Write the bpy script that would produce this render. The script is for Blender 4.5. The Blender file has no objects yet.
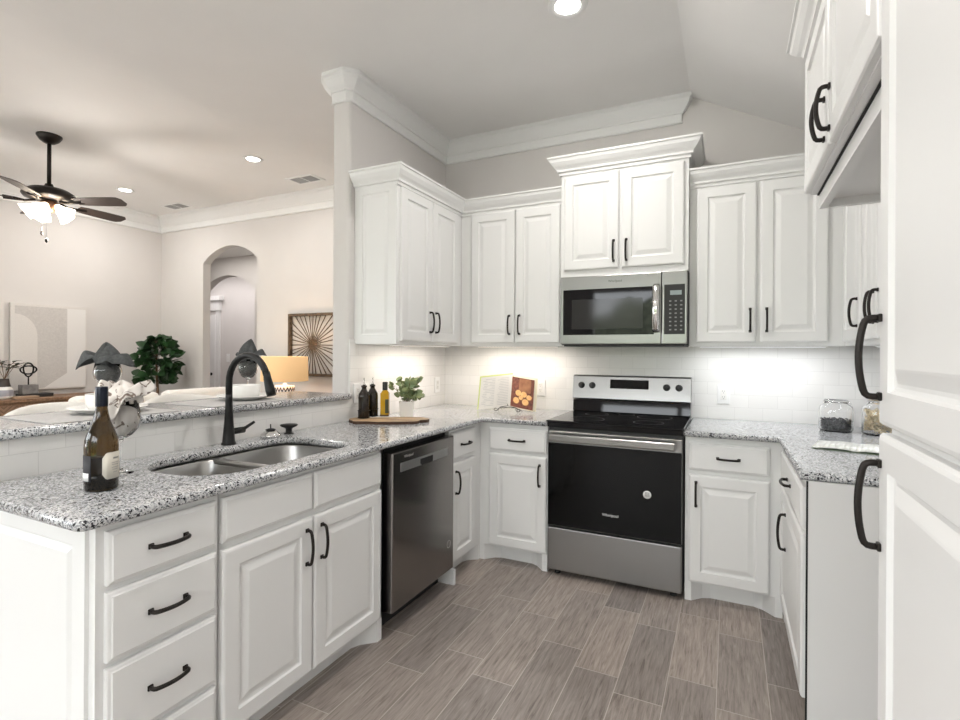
import bpy, bmesh, math, random
from mathutils import Vector, Matrix
random.seed(7)
PI = math.pi
C = bpy.context.scene.collection
sc = bpy.context.scene

# ---------------------------------------------------------------- camera
cd = bpy.data.cameras.new('camera'); cam = bpy.data.objects.new('camera', cd); C.objects.link(cam)
cd.sensor_width = 36; cd.lens = 514.9/960*36; cd.shift_y = -7.56/960; cd.clip_start = .02
cam.matrix_world = (Matrix.Translation((2.0602, -3.608, 1.3261)) @ Matrix.Rotation(math.radians(25.82), 4, 'Z')
                    @ Matrix.Rotation(PI/2, 4, 'X') @ Matrix.Rotation(math.radians(.33), 4, 'Z'))
sc.camera = cam

# ---------------------------------------------------------------- world, light, exposure
sc.view_settings.view_transform = 'Standard'; sc.view_settings.look = 'None'
sc.view_settings.exposure = 0.17; sc.view_settings.gamma = 1.0
w = bpy.data.worlds.new('world'); sc.world = w; w.use_nodes = True
bg = w.node_tree.nodes['Background']; bg.inputs[0].default_value = (.92, .96, 1, 1); bg.inputs[1].default_value = 9.0

def area_light(name, loc, rot, sx, sy, power, color=(1, 1, 1), spread=180):
    l = bpy.data.lights.new(name, 'AREA'); l.shape = 'RECTANGLE'; l.size = sx; l.size_y = sy
    l.energy = power; l.color = color; l.spread = math.radians(spread)
    o = bpy.data.objects.new(name, l); C.objects.link(o); o.location = loc; o.rotation_euler = rot
    return o
# the windows behind the camera: sampling portals for the daylight of the sky
for wx, wz, ww, wh in ((1.25, 1.5, 2.9, 1.9), (-3.3, 1.5, 3.4, 2.0)):
    p_ = area_light('window_portal', (wx, -6.64, wz), (PI/2, 0, 0), ww, wh, 1); p_.data.cycles.is_portal = True
p_ = area_light('window_portal', (-5.34, -5.4, 1.4), (PI/2, 0, -PI/2), 1.8, 2.1, 1); p_.data.cycles.is_portal = True  # portal of the unseen side window added to brighten the living room
# afternoon sun over the roof, falling on the garden behind the camera
sl = bpy.data.lights.new('sun', 'SUN'); sl.energy = 14; sl.angle = .02; sl.color = (1, .95, .88)
so = bpy.data.objects.new('sun', sl); C.objects.link(so); so.rotation_euler = (math.radians(-38), math.radians(8), 0)

# ---------------------------------------------------------------- materials
MATS = {}
def new_mat(name):
    m = bpy.data.materials.new(name); m.use_nodes = True
    nt = m.node_tree; b = nt.nodes['Principled BSDF']; MATS[name] = m
    return m, nt, b
def simple(name, col, rough=.5, metal=0, **kw):
    m, nt, b = new_mat(name)
    b.inputs['Base Color'].default_value = (*col, 1); b.inputs['Roughness'].default_value = rough; b.inputs['Metallic'].default_value = metal
    for k, v in kw.items():
        b.inputs[k.replace('_', ' ')].default_value = v
    return m
def N(nt, t, **kw):
    n = nt.nodes.new(t)
    for k, v in kw.items(): setattr(n, k, v)
    return n
def ramp(nt, stops, interp='LINEAR'):
    r = nt.nodes.new('ShaderNodeValToRGB'); r.color_ramp.interpolation = interp
    e = r.color_ramp.elements
    while len(e) > 1: e.remove(e[-1])
    e[0].position, e[0].color = stops[0][0], (*stops[0][1], 1)
    for p, c in stops[1:]:
        x = e.new(p); x.color = (*c, 1)
    return r
def math_(nt, op, a, b=None, c=None):
    n = nt.nodes.new('ShaderNodeMath'); n.operation = op
    for i, v in enumerate((a, b, c)):
        if v is None: continue
        if isinstance(v, (int, float)): n.inputs[i].default_value = v
        else: nt.links.new(v, n.inputs[i])
    return n.outputs[0]
def mixc(nt, fac, a, b):
    n = nt.nodes.new('ShaderNodeMix'); n.data_type = 'RGBA'
    for sock, v in ((n.inputs[0], fac), (n.inputs[6], a), (n.inputs[7], b)):
        if isinstance(v, (int, float)): sock.default_value = v
        elif isinstance(v, tuple): sock.default_value = (*v, 1)
        else: nt.links.new(v, sock)
    return n.outputs[2]
def noisy(name, c1, c2, scale, rough=.6, stretch=(1, 1, 1), bump=0, detail=4, metal=0, bscale=None):
    m, nt, b = new_mat(name)
    g = N(nt, 'ShaderNodeTexCoord'); mp = N(nt, 'ShaderNodeMapping'); mp.inputs['Scale'].default_value = stretch
    nt.links.new(g.outputs['Object'], mp.inputs[0])
    n = N(nt, 'ShaderNodeTexNoise'); n.inputs['Scale'].default_value = scale; n.inputs['Detail'].default_value = detail
    nt.links.new(mp.outputs[0], n.inputs['Vector'])
    r = ramp(nt, [(.3, c1), (.7, c2)]); nt.links.new(n.outputs[0], r.inputs[0]); nt.links.new(r.outputs[0], b.inputs['Base Color'])
    b.inputs['Roughness'].default_value = rough; b.inputs['Metallic'].default_value = metal
    if bump:
        bu = N(nt, 'ShaderNodeBump'); bu.inputs['Strength'].default_value = bump; bu.inputs['Distance'].default_value = .002
        nt.links.new(n.outputs[0], bu.inputs['Height']); nt.links.new(bu.outputs[0], b.inputs['Normal'])
    return m

cab_m = simple('white_cabinet_paint', (.80, .80, .79), .35)
trim_m = simple('white_trim_paint', (.82, .82, .81), .4)
wall_m = noisy('greige_wall_paint', (.66, .635, .615), (.68, .655, .635), 3, .85)
ceil_m = noisy('white_ceiling_paint', (.83, .82, .805), (.85, .84, .825), 3, .9)
bronze = simple('dark_bronze', (.022, .018, .016), .38, .6)
black_m = simple('matte_black_metal', (.008, .008, .008), .38, 0, Specular_IOR_Level=.3)
black_pl = simple('black_plastic', (.015, .015, .015), .45)
void_m = simple('dark_recess', (.01, .01, .01), .8)
black_glass = simple('black_glass', (.006, .006, .007), .04, 0, Specular_IOR_Level=.32)
oven_glass = simple('oven_door_glass', (.004, .004, .004), .06, 0, Specular_IOR_Level=.18)
white_cer = simple('white_ceramic', (.85, .84, .81), .25)
white_pl = simple('white_plastic', (.85, .85, .84), .35)
slot_m = simple('grey_slot', (.25, .25, .25), .6)
chrome = simple('chrome', (.75, .74, .73), .12, 1)
fabric_w = noisy('cream_upholstery', (.80, .78, .73), (.86, .84, .80), 260, .9, bump=.2)
gray_cloth = noisy('grey_napkin_cloth', (.045, .048, .05), (.085, .09, .09), 90, .9, bump=.3)
leaf_m = noisy('glossy_fig_leaf', (.008, .026, .009), (.028, .085, .024), 9, .35)
euc_m = noisy('eucalyptus_leaf', (.13, .20, .10), (.36, .40, .18), 25, .5)
twig_m = noisy('brown_twig', (.10, .055, .03), (.2, .12, .07), 40, .8)
dark_wood = noisy('sunburst_wood', (.055, .035, .02), (.17, .115, .07), 30, .7, (1, 1, 1), .3)
walnut = noisy('sideboard_wood', (.14, .075, .04), (.30, .175, .10), 8, .5, (6, .8, 6), .2)
board_w = noisy('cutting_board_wood', (.10, .04, .015), (.68, .48, .28), 7, .5, (5, .8, 1), .2)
pot_m = noisy('woven_pot', (.2, .16, .12), (.4, .33, .25), 60, .9, bump=.5)
blade_m = noisy('fan_blade_wood', (.022, .014, .011), (.045, .030, .022), 12, .45, (1, 8, 1))

def steel(name, base=(.52, .52, .51), rough=.27, axis=(1, 1, 60)):
    m, nt, b = new_mat(name)
    g = N(nt, 'ShaderNodeTexCoord'); mp = N(nt, 'ShaderNodeMapping'); mp.inputs['Scale'].default_value = axis
    nt.links.new(g.outputs['Object'], mp.inputs[0])
    n = N(nt, 'ShaderNodeTexNoise'); n.inputs['Scale'].default_value = 12; nt.links.new(mp.outputs[0], n.inputs['Vector'])
    b.inputs['Base Color'].default_value = (*base, 1); b.inputs['Metallic'].default_value = 1; b.inputs['Anisotropic'].default_value = .5
    r = N(nt, 'ShaderNodeMapRange'); r.inputs['To Min'].default_value = rough-.006; r.inputs['To Max'].default_value = rough+.006
    nt.links.new(n.outputs[0], r.inputs['Value']); nt.links.new(r.outputs[0], b.inputs['Roughness'])
    return m
steel_m = steel('brushed_stainless', (.34, .337, .33), .28, (1, 1, 8)); dw_steel = steel('dark_brushed_stainless', (.27, .255, .245), .22, (8, 8, 1))
sink_steel = steel('sink_stainless', (.42, .41, .395), .3, (1, 1, 1))

def granite():
    m, nt, b = new_mat('speckled_granite'); g = N(nt, 'ShaderNodeTexCoord')
    nz = N(nt, 'ShaderNodeTexNoise'); nz.inputs['Scale'].default_value = 60; nt.links.new(g.outputs['Object'], nz.inputs['Vector'])
    mx = N(nt, 'ShaderNodeMix'); mx.data_type = 'VECTOR'; mx.inputs[0].default_value = .012
    nt.links.new(g.outputs['Object'], mx.inputs[4]); nt.links.new(nz.outputs['Color'], mx.inputs[5])
    def vor(s):
        v = N(nt, 'ShaderNodeTexVoronoi'); v.inputs['Scale'].default_value = s; nt.links.new(mx.outputs[1], v.inputs['Vector'])
        sp = N(nt, 'ShaderNodeSeparateColor'); nt.links.new(v.outputs['Color'], sp.inputs[0]); return sp
    a = vor(235); c = vor(320); d = vor(165)
    r1 = ramp(nt, [(0, (.46, .47, .48)), (.22, (.60, .605, .61)), (.46, (.36, .37, .385)), (.62, (.23, .24, .255)), (.76, (.52, .525, .53)), (.9, (.66, .66, .66))], 'CONSTANT')
    nt.links.new(a.outputs[0], r1.inputs[0])
    r2 = ramp(nt, [(0, (1, 1, 1)), (.13, (0, 0, 0))], 'CONSTANT'); nt.links.new(c.outputs[1], r2.inputs[0])
    r3 = ramp(nt, [(0, (1, 1, 1)), (.09, (0, 0, 0))], 'CONSTANT'); nt.links.new(d.outputs[2], r3.inputs[0])
    col = mixc(nt, r2.outputs[0], r1.outputs[0], (.05, .05, .055)); col = mixc(nt, r3.outputs[0], col, (.025, .025, .03))
    nt.links.new(col, b.inputs['Base Color']); b.inputs['Roughness'].default_value = .12
    return m
granite_m = granite()

def plank_floor():
    m, nt, b = new_mat('wood_look_plank_tile'); g = N(nt, 'ShaderNodeTexCoord'); s = N(nt, 'ShaderNodeSeparateXYZ')
    nt.links.new(g.outputs['Object'], s.inputs[0]); X, Y = s.outputs[0], s.outputs[1]
    W, L = .182, .575
    row = math_(nt, 'DIVIDE', math_(nt, 'SUBTRACT', X, 1.113), W); ri = math_(nt, 'FLOOR', row); rf = math_(nt, 'FRACT', row)
    # staggering of the end joints row by row
    offs = {-3: .61*1-.39, -2: .575, -1: .20, 0: .09, 1: .46, 2: .33, 3: .23, 4: .435, 5: .31, 6: .56}
    wn = N(nt, 'ShaderNodeTexWhiteNoise', noise_dimensions='1D'); nt.links.new(ri, wn.inputs['W'])
    off = math_(nt, 'MULTIPLY', wn.outputs[0], L)
    for k, v in offs.items():
        hit = math_(nt, 'COMPARE', ri, float(k), .3)
        off = math_(nt, 'ADD', math_(nt, 'MULTIPLY', off, math_(nt, 'SUBTRACT', 1.0, hit)), math_(nt, 'MULTIPLY', hit, v))
    yy = math_(nt, 'DIVIDE', math_(nt, 'SUBTRACT', math_(nt, 'ADD', Y, 1.22), off), L); yi = math_(nt, 'FLOOR', yy); yf = math_(nt, 'FRACT', yy)
    ex = math_(nt, 'MULTIPLY', math_(nt, 'MINIMUM', rf, math_(nt, 'SUBTRACT', 1.0, rf)), W)
    ey = math_(nt, 'MULTIPLY', math_(nt, 'MINIMUM', yf, math_(nt, 'SUBTRACT', 1.0, yf)), L)
    edge = math_(nt, 'LESS_THAN', math_(nt, 'MINIMUM', ex, ey), .0017)
    cv = N(nt, 'ShaderNodeCombineXYZ'); nt.links.new(ri, cv.inputs[0]); nt.links.new(yi, cv.inputs[1])
    w2 = N(nt, 'ShaderNodeTexWhiteNoise', noise_dimensions='2D'); nt.links.new(cv.outputs[0], w2.inputs['Vector'])
    gv = N(nt, 'ShaderNodeCombineXYZ'); nt.links.new(math_(nt, 'MULTIPLY', X, 60.0), gv.inputs[0])
    nt.links.new(math_(nt, 'MULTIPLY', Y, 4.2), gv.inputs[1]); nt.links.new(math_(nt, 'MULTIPLY', w2.outputs[0], 40.0), gv.inputs[2])
    n1 = N(nt, 'ShaderNodeTexNoise'); n1.inputs['Scale'].default_value = 1.6; n1.inputs['Detail'].default_value = 8; n1.inputs['Roughness'].default_value = .65
    n1.inputs['Distortion'].default_value = .7
    nt.links.new(gv.outputs[0], n1.inputs['Vector'])
    r = ramp(nt, [(.28, (.15, .125, .110)), (.45, (.285, .246, .222)), (.58, (.355, .311, .282)), (.75, (.46, .41, .375))]); nt.links.new(n1.outputs[0], r.inputs[0])
    tint = ramp(nt, [(0, (.76, .76, .77)), (1, (1.18, 1.15, 1.12))]); nt.links.new(w2.outputs[0], tint.inputs[0])
    mul = N(nt, 'ShaderNodeMix'); mul.data_type = 'RGBA'; mul.blend_type = 'MULTIPLY'; mul.inputs[0].default_value = 1
    nt.links.new(r.outputs[0], mul.inputs[6]); nt.links.new(tint.outputs[0], mul.inputs[7])
    nt.links.new(mixc(nt, edge, mul.outputs[2], (.50, .45, .41)), b.inputs['Base Color'])
    b.inputs['Roughness'].default_value = .42
    bu = N(nt, 'ShaderNodeBump'); bu.inputs['Strength'].default_value = .25; bu.inputs['Distance'].default_value = .002
    nt.links.new(math_(nt, 'SUBTRACT', n1.outputs[0], edge), bu.inputs['Height']); nt.links.new(bu.outputs[0], b.inputs['Normal'])
    return m
floor_m = plank_floor()

def tile(name, ax):
    m, nt, b = new_mat(name); g = N(nt, 'ShaderNodeTexCoord'); s = N(nt, 'ShaderNodeSeparateXYZ'); nt.links.new(g.outputs['Object'], s.inputs[0])
    cb = N(nt, 'ShaderNodeCombineXYZ'); nt.links.new(s.outputs[ax], cb.inputs[0])
    nt.links.new(math_(nt, 'SUBTRACT', s.outputs[2], .914), cb.inputs[1])
    br = N(nt, 'ShaderNodeTexBrick'); nt.links.new(cb.outputs[0], br.inputs['Vector'])
    br.inputs['Scale'].default_value = 1; br.inputs['Brick Width'].default_value = .155; br.inputs['Row Height'].default_value = .0775
    br.inputs['Mortar Size'].default_value = .0012; br.inputs['Mortar Smooth'].default_value = .3
    br.inputs['Color1'].default_value = (.80, .79, .77, 1); br.inputs['Color2'].default_value = (.84, .83, .81, 1); br.inputs['Mortar'].default_value = (.70, .69, .67, 1)
    nt.links.new(br.outputs[0], b.inputs['Base Color']); b.inputs['Roughness'].default_value = .14
    bu = N(nt, 'ShaderNodeBump'); bu.invert = True; bu.inputs['Strength'].default_value = .4; bu.inputs['Distance'].default_value = .001
    nt.links.new(br.outputs[1], bu.inputs['Height']); nt.links.new(bu.outputs[0], b.inputs['Normal'])
    return m
tile_x = tile('subway_tile_back', 0); tile_y = tile('subway_tile_side', 1)

def glass(name, col=(1, 1, 1), rough=0.0, ior=1.45):
    return simple(name, col, rough, 0, Transmission_Weight=1.0, IOR=ior)
glass_m = glass('clear_glass'); 
def emis(name, col, s):
    m, nt, b = new_mat(name); b.inputs['Base Color'].default_value = (*col, 1)
    b.inputs['Emission Color'].default_value = (*col, 1); b.inputs['Emission Strength'].default_value = s; return m
led_m = emis('downlight_lens', (1, .98, .95), 16); led_strip = emis('led_strip_lens', (1, .92, .82), 3)

# ---------------------------------------------------------------- mesh helpers
def rbox(bm, x0, x1, y0, y1, z0, z1, bev=0, mi=0, seg=2):
    vs = [bm.verts.new((x, y, z)) for z in (z0, z1) for y in (y0, y1) for x in (x0, x1)]
    fs = [bm.faces.new([vs[i] for i in f]) for f in ((0, 2, 3, 1), (4, 5, 7, 6), (0, 1, 5, 4), (1, 3, 7, 5), (3, 2, 6, 7), (2, 0, 4, 6))]
    for f in fs: f.material_index = mi
    if bev:
        es = list({e for f in fs for e in f.edges})
        r = bmesh.ops.bevel(bm, geom=es, offset=bev, segments=seg, affect='EDGES', profile=.5)
        for f in r['faces']: f.material_index = mi
    return fs
def lathe(bm, prof, c=(0, 0, 0), seg=32, mi=0, sm=True, sx=1, sy=1):
    rings = []
    for r, z in prof:
        if r <= 1e-6: rings.append([bm.verts.new((c[0], c[1], c[2]+z))])
        else: rings.append([bm.verts.new((c[0]+sx*r*math.cos(2*PI*i/seg), c[1]+sy*r*math.sin(2*PI*i/seg), c[2]+z)) for i in range(seg)])
    for a, b in zip(rings, rings[1:]):
        for i in range(seg):
            j = (i+1) % seg
            if len(a) == 1 and len(b) == 1: continue
            if len(a) == 1: f = bm.faces.new((a[0], b[j], b[i]))
            elif len(b) == 1: f = bm.faces.new((a[i], a[j], b[0]))
            else: f = bm.faces.new((a[i], a[j], b[j], b[i]))
            f.material_index = mi; f.smooth = sm
def tube(bm, pts, r, seg=10, mi=0, cap=True, ry=None, up=None):
    pts = [Vector(p) for p in pts]; n = len(pts)
    rs = r if isinstance(r, (list, tuple)) else [r]*n
    ratio = 1 if ry is None else ry
    prev = None; rings = []
    for i, p in enumerate(pts):
        t = (pts[min(i+1, n-1)]-pts[max(i-1, 0)]).normalized()
        if prev is None:
            a = Vector(up) if up else (Vector((0, 0, 1)) if abs(t.z) < .9 else Vector((1, 0, 0)))
        else: a = prev
        u = (a - t*a.dot(t)).normalized(); v = t.cross(u); prev = u
        rings.append([bm.verts.new(p+u*rs[i]*math.cos(2*PI*k/seg+PI/seg)+v*rs[i]*ratio*math.sin(2*PI*k/seg+PI/seg)) for k in range(seg)])
    for a, b in zip(rings, rings[1:]):
        for k in range(seg):
            j = (k+1) % seg; f = bm.faces.new((a[k], a[j], b[j], b[k])); f.material_index = mi; f.smooth = seg > 5
    if cap:
        f = bm.faces.new(list(reversed(rings[0]))); f.material_index = mi
        f = bm.faces.new(rings[-1]); f.material_index = mi
def prism(bm, poly, z0, z1, mi=0):
    a = [bm.verts.new((x, y, z0)) for x, y in poly]; b = [bm.verts.new((x, y, z1)) for x, y in poly]
    n = len(poly); fs = [bm.faces.new(list(reversed(a))), bm.faces.new(b)]
    for i in range(n): fs.append(bm.faces.new((a[i], a[(i+1) % n], b[(i+1) % n], b[i])))
    for f in fs: f.material_index = mi
    return fs
def extrude_profile(bm, poly, fn, a, b, mi=0):
    """a closed 2-D profile swept between parameters a and b; fn(u, v, t) -> point"""
    A = [bm.verts.new(fn(u, v, a)) for u, v in poly]; B = [bm.verts.new(fn(u, v, b)) for u, v in poly]; n = len(poly)
    fs = [bm.faces.new(A), bm.faces.new(list(reversed(B)))]
    for i in range(n): fs.append(bm.faces.new((A[(i+1) % n], A[i], B[i], B[(i+1) % n])))
    for f in fs: f.material_index = mi
def moulding(bm, path, prof, side=1, closed=False):
    """sweep profile (out, z) along an XY path with mitred corners; side=1 projects to the right of the travel direction"""
    P = [Vector((x, y)) for x, y in path]; n = len(P); rings = []
    def nrm(a, b):
        d = (b-a).normalized(); return Vector((d.y, -d.x))*side
    for i, p in enumerate(P):
        ns = []
        if i > 0 or closed: ns.append(nrm(P[i-1], p))
        if i < n-1 or closed: ns.append(nrm(p, P[(i+1) % n]))
        m = ns[0] if len(ns) == 1 else (ns[0]+ns[1])/(1+ns[0].dot(ns[1]))
        rings.append([bm.verts.new((p.x+m.x*o, p.y+m.y*o, z)) for o, z in prof])
    k = len(prof)
    rng = range(n if closed else n-1)
    for i in rng:
        a, b = rings[i], rings[(i+1) % n]
        for j in range(k): bm.faces.new((a[j], a[(j+1) % k], b[(j+1) % k], b[j]))
    if not closed: bm.faces.new(rings[0]); bm.faces.new(list(reversed(rings[-1])))
def link(name, bm, mats, parent=None, smooth=False, recalc=True):
    if recalc: bmesh.ops.recalc_face_normals(bm, faces=bm.faces)
    me = bpy.data.meshes.new(name); bm.to_mesh(me); bm.free()
    for m in (mats if isinstance(mats, (list, tuple)) else [mats]): me.materials.append(m)
    if smooth:
        for p in me.polygons: p.use_smooth = True
    o = bpy.data.objects.new(name, me); C.objects.link(o)
    if parent: o.parent = parent
    return o
def B(): return bmesh.new()
def boxo(name, x0, x1, y0, y1, z0, z1, m, parent=None, bev=0):
    bm = B(); rbox(bm, x0, x1, y0, y1, z0, z1, bev); return link(name, bm, m, parent)
def tag(o, label, cat, group=None):
    o['label'] = label; o['category'] = cat
    if group: o['group'] = group
    return o
def thing(name, label, cat, loc=(0, 0, 0), rz=0, group=None):
    o = bpy.data.objects.new(name, None); o.empty_display_size = .1; C.objects.link(o); o.location = loc; o.rotation_euler = (0, 0, rz)
    return tag(o, label, cat, group)
def struct(o): o['kind'] = 'structure'; return o
def copy_tree(o, parent=None):
    c = o.copy(); C.objects.link(c); c.parent = parent
    for ch in list(o.children): copy_tree(ch, c)
    return c
def text(name, s, size, m, parent, loc, rot=(PI/2, 0, 0), align='CENTER', ext=.0003):
    cu = bpy.data.curves.new(name, 'FONT'); cu.body = s; cu.size = size; cu.align_x = align; cu.align_y = 'CENTER'; cu.extrude = ext
    t = bpy.data.objects.new(name, cu); C.objects.link(t); bpy.context.view_layer.update()
    me = bpy.data.meshes.new_from_object(t.evaluated_get(bpy.context.evaluated_depsgraph_get()))
    bpy.data.objects.remove(t); o = bpy.data.objects.new(name, me); C.objects.link(o); me.materials.clear(); me.materials.append(m)
    o.location = loc; o.rotation_euler = rot; o.parent = parent
    return o

# ================================================================ ROOM SHELL
KC, LC = 2.996, 3.20          # kitchen and living ceiling heights
struct(boxo('floor', -8.6, 3.1, -6.5, 3.6, -.1, 0, floor_m))
# kitchen ceiling: flat slab to x=1.83, then the slope running down to the right wall
bm = B(); extrude_profile(bm, [(-1.18, KC), (1.83, KC), (3.05, KC-.53*1.22), (3.05, 3.4), (-1.18, 3.4)], lambda u, v, t: (u, t, v), -6.5, 1.11)
struct(link('ceiling', bm, ceil_m))
struct(boxo('ceiling', -5.5, -1.18, -6.5, 1.11, LC, 3.4, ceil_m))
struct(boxo('ceiling', -8.72, -3.0, 1.09, 3.6, 2.86, 3.0, ceil_m))
struct(boxo('wall_back', -.0, 3.05, 0, .14, 0, 3.0, wall_m))
bm = B(); prism(bm, [(-.13, 1.0), (-.13, -1.150), (-.124, -1.164), (-.110, -1.17), (-.020, -1.17), (-.006, -1.164), (0, -1.150), (0, 1.0)], 0, 3.0); struct(link('wall_left', bm, wall_m))
struct(boxo('wall_right', 2.93, 3.05, -6.5, 0, 0, 3.0, wall_m))
bm = B()
for y0, y1, z0, z1 in ((-6.5, -6.2, 0, LC), (-4.6, 1.0, 0, LC), (-6.2, -4.6, 0, .45), (-6.2, -4.6, 2.35, LC)): rbox(bm, -5.32, -5.20, y0, y1, z0, z1)
struct(link('wall_living', bm, wall_m))
bm = B()
for y in (-6.16, -5.4, -4.64): rbox(bm, -5.30, -5.22, y-.04, y+.04, .45, 2.35)
for z in (.485, 1.4, 2.315): rbox(bm, -5.29, -5.23, -6.2, -4.6, z-.035, z+.035)
struct(link('window_3', bm, trim_m))  # unseen side window, added to bring more light into the living room
# arch wall with arched opening
def arch_wall(name, x0, x1, y0, y1, h, ax0, ax1, spring, top, mat, seg=20):
    bm = B(); c = (ax0+ax1)/2; hw = (ax1-ax0)/2; rise = top-spring
    R = (hw*hw+rise*rise)/(2*rise); zc = top-R; a0 = math.asin(hw/R)
    arc = [(c+R*math.sin(-a0+2*a0*i/seg), zc+R*math.cos(-a0+2*a0*i/seg)) for i in range(seg+1)]
    fn = lambda u, v, t: (u, t, v)
    extrude_profile(bm, [(x0, 0), (ax0, 0), (ax0, h), (x0, h)], fn, y0, y1)
    extrude_profile(bm, [(ax1, 0), (x1, 0), (x1, h), (ax1, h)], fn, y0, y1)
    for (xa, za), (xb, zb) in zip(arc, arc[1:]):
        extrude_profile(bm, [(xa, za), (xb, zb), (xb, h), (xa, h)], fn, y0, y1)
    bmesh.ops.remove_doubles(bm, verts=bm.verts, dist=1e-5)
    return struct(link(name, bm, mat))
arch_wall('wall_arch', -8.72, -.13, 1.0, 1.11, LC, -4.31, -3.29, 2.50, 2.70, wall_m)
arch_wall('wall_hall_arch', -8.6, -3.0, 2.2, 2.34, 2.86, -6.02, -4.74, 2.30, 2.57, wall_m)
struct(boxo('wall_hall_end', -8.6, -3.0, 3.45, 3.6, 0, 2.86, wall_m))
struct(boxo('wall_hall_side', -3.12, -3.0, 1.11, 3.45, 0, 2.86, wall_m))
struct(boxo('wall_hall_far', -8.72, -8.6, 1.0, 3.6, 0, 2.86, wall_m))
# wall behind the camera with two windows
def wall_with_windows(name, y0, y1, wins):
    bm = B(); xs = sorted({-5.48, 3.05, *[v for q in wins for v in q[:2]]})
    for a, b in zip(xs, xs[1:]):
        q = [w_ for w_ in wins if w_[0] <= a and w_[1] >= b]
        if q: rbox(bm, a, b, y0, y1, 0, q[0][2]); rbox(bm, a, b, y0, y1, q[0][3], 3.4)
        else: rbox(bm, a, b, y0, y1, 0, 3.4)
    return struct(link(name, bm, wall_m))
WINS = [(-.2, 2.7, .55, 2.45), (-5.0, -1.6, .5, 2.5)]
wall_with_windows('wall_rear', -6.62, -6.5, WINS)
for i, (a, b, z0, z1) in enumerate(WINS):
    bm = B()
    for x in (a, (a+b)/2, b): rbox(bm, x-.04, x+.04, -6.6, -6.5, z0, z1)
    for z in (z0, (z0+z1)/2, z1): rbox(bm, a, b, -6.59, -6.51, z-.035, z+.035)
    struct(link('window_%d' % (i+1), bm, trim_m))
bounce_patio_m = noisy('bounce_patio_concrete', (.50, .48, .46), (.58, .56, .54), 4, .9)
struct(boxo('ground', -16, 14, -11.5, -6.62, -.2, -.06, bounce_patio_m))  # unseen paving, added pale to bounce sunlight up to the ceiling
struct(boxo('ground', -16, -5.4, -6.62, 1.0, -.2, -.06, bounce_patio_m))  # more added paving, bounces sun through the side window onto the living ceiling
# noisy('bounce_patio_concrete', (.50, .48, .46), (.58, .56, .54), 4, .9)))
lawn = struct(boxo('ground', -16, 14, -18, -6.62, -.3, -.1, simple('lawn_grass', (.10, .15, .06), .9)))
bm = B()
for i in range(26):
    x = -12+i*.92; r_ = random.uniform(.7, 1.15); h_ = random.uniform(2.6, 4.2)
    lathe(bm, [(0, -.1), (r_*.9, .05), (r_, h_*.4), (r_*.8, h_*.75), (r_*.45, h_*.93), (0, h_)], (x, -15+random.uniform(-.5, .5), 0), 14)
hd = link('hedge', bm, noisy('hedge_leaves', (.03, .04, .028), (.22, .25, .17), 7, .8), smooth=True)
for v in hd.data.vertices: v.co += Vector((random.uniform(-.1, .1), random.uniform(-.1, .1), random.uniform(-.08, .08)))
tag(hd, 'green garden hedge beyond the rear windows, seen only in reflections', 'hedge'); hd['kind'] = 'stuff'

# crown mouldings
def crown_prof(top, h, p):
    return [(0, top), (p, top), (p, top-h*.12), (p*.86, top-h*.17), (p*.80, top-h*.28), (p*.55, top-h*.46), (p*.36, top-h*.56), (p*.33, top-h*.62),
            (p*.22, top-h*.64), (p*.20, top-h*.92), (p*.26, top-h*.95), (p*.2, top-h), (0, top-h)]
bm = B(); moulding(bm, [(1.757, .05), (1.757, 0), (0, 0), (0, -1.150), (-.020, -1.17), (-.110, -1.17), (-.13, -1.150), (-.13, .98)], crown_prof(KC, .165, .080), side=-1)
struct(link('trim_1', bm, trim_m))
bm = B(); moulding(bm, [(-5.20, -6.5), (-5.20, 1.0), (-1.18, 1.0)], crown_prof(LC, .215, .12), side=1)
struct(link('trim_2', bm, trim_m))
# casing edge of backsplash + baseboards
bm = B(); rbox(bm, -5.20, -5.185, -6.5, 1.0, 0, .13); rbox(bm, -5.20, -4.31, .985, 1.0, 0, .13); rbox(bm, -3.29, -.13, .985, 1.0, 0, .13)
struct(link('baseboard_living', bm, trim_m))
# tiled backsplash
struct(boxo('trim_3', 0.0, 2.93, -.010, 0, .90, 1.40, tile_x)); struct(boxo('trim_4', 0, .010, -1.165, -.010, .90, 1.40, tile_y))
struct(boxo('trim_5', 2.920, 2.93, -1.49, -.010, .90, 1.40, tile_y))
# knee wall under the bar, tiled on the kitchen side
struct(boxo('wall_bar', -.13, 0, -2.845, -1.17, 0, 1.042, trim_m)); struct(boxo('trim_6', 0, .010, -2.845, -1.165, .90, 1.042, tile_y))
bm = B(); rbox(bm, -.145, -.13, -2.845, -1.17, .95, 1.042); struct(link('trim_7', bm, trim_m))

# ================================================================ CABINETS
def ring_panel(bm, w_, h_, levels, ox=0, oz=0, mi=0):
    """concentric rectangles: levels = [(inset, y)], front towards -Y"""
    rings = []
    for ins, y in levels:
        rings.append([bm.verts.new((ox+x, y, oz+z)) for x, z in ((ins, ins), (w_-ins, ins), (w_-ins, h_-ins), (ins, h_-ins))])
    for a, b in zip(rings, rings[1:]):
        for i in range(4): bm.faces.new((a[i], a[(i+1) % 4], b[(i+1) % 4], b[i]))
    bm.faces.new(rings[-1]); bm.faces.new(list(reversed(rings[0])))
def door_mesh(name, w_, h_, parent, x, z, y=0, stile=.058, label=None):
    t = .020; s = min(stile, w_*.22)
    bm = B(); ring_panel(bm, w_, h_, [(0, 0), (0, -t+.007), (.004, -t+.002), (.010, -t), (s, -t), (s+.004, -t+.008), (s+.010, -t+.010), (s+.016, -t+.0095), (s+.036, -t+.002), (s+.040, -t+.001)])
    o = link(name, bm, cab_m, parent); o.location = (x, y, z); return o
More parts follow.
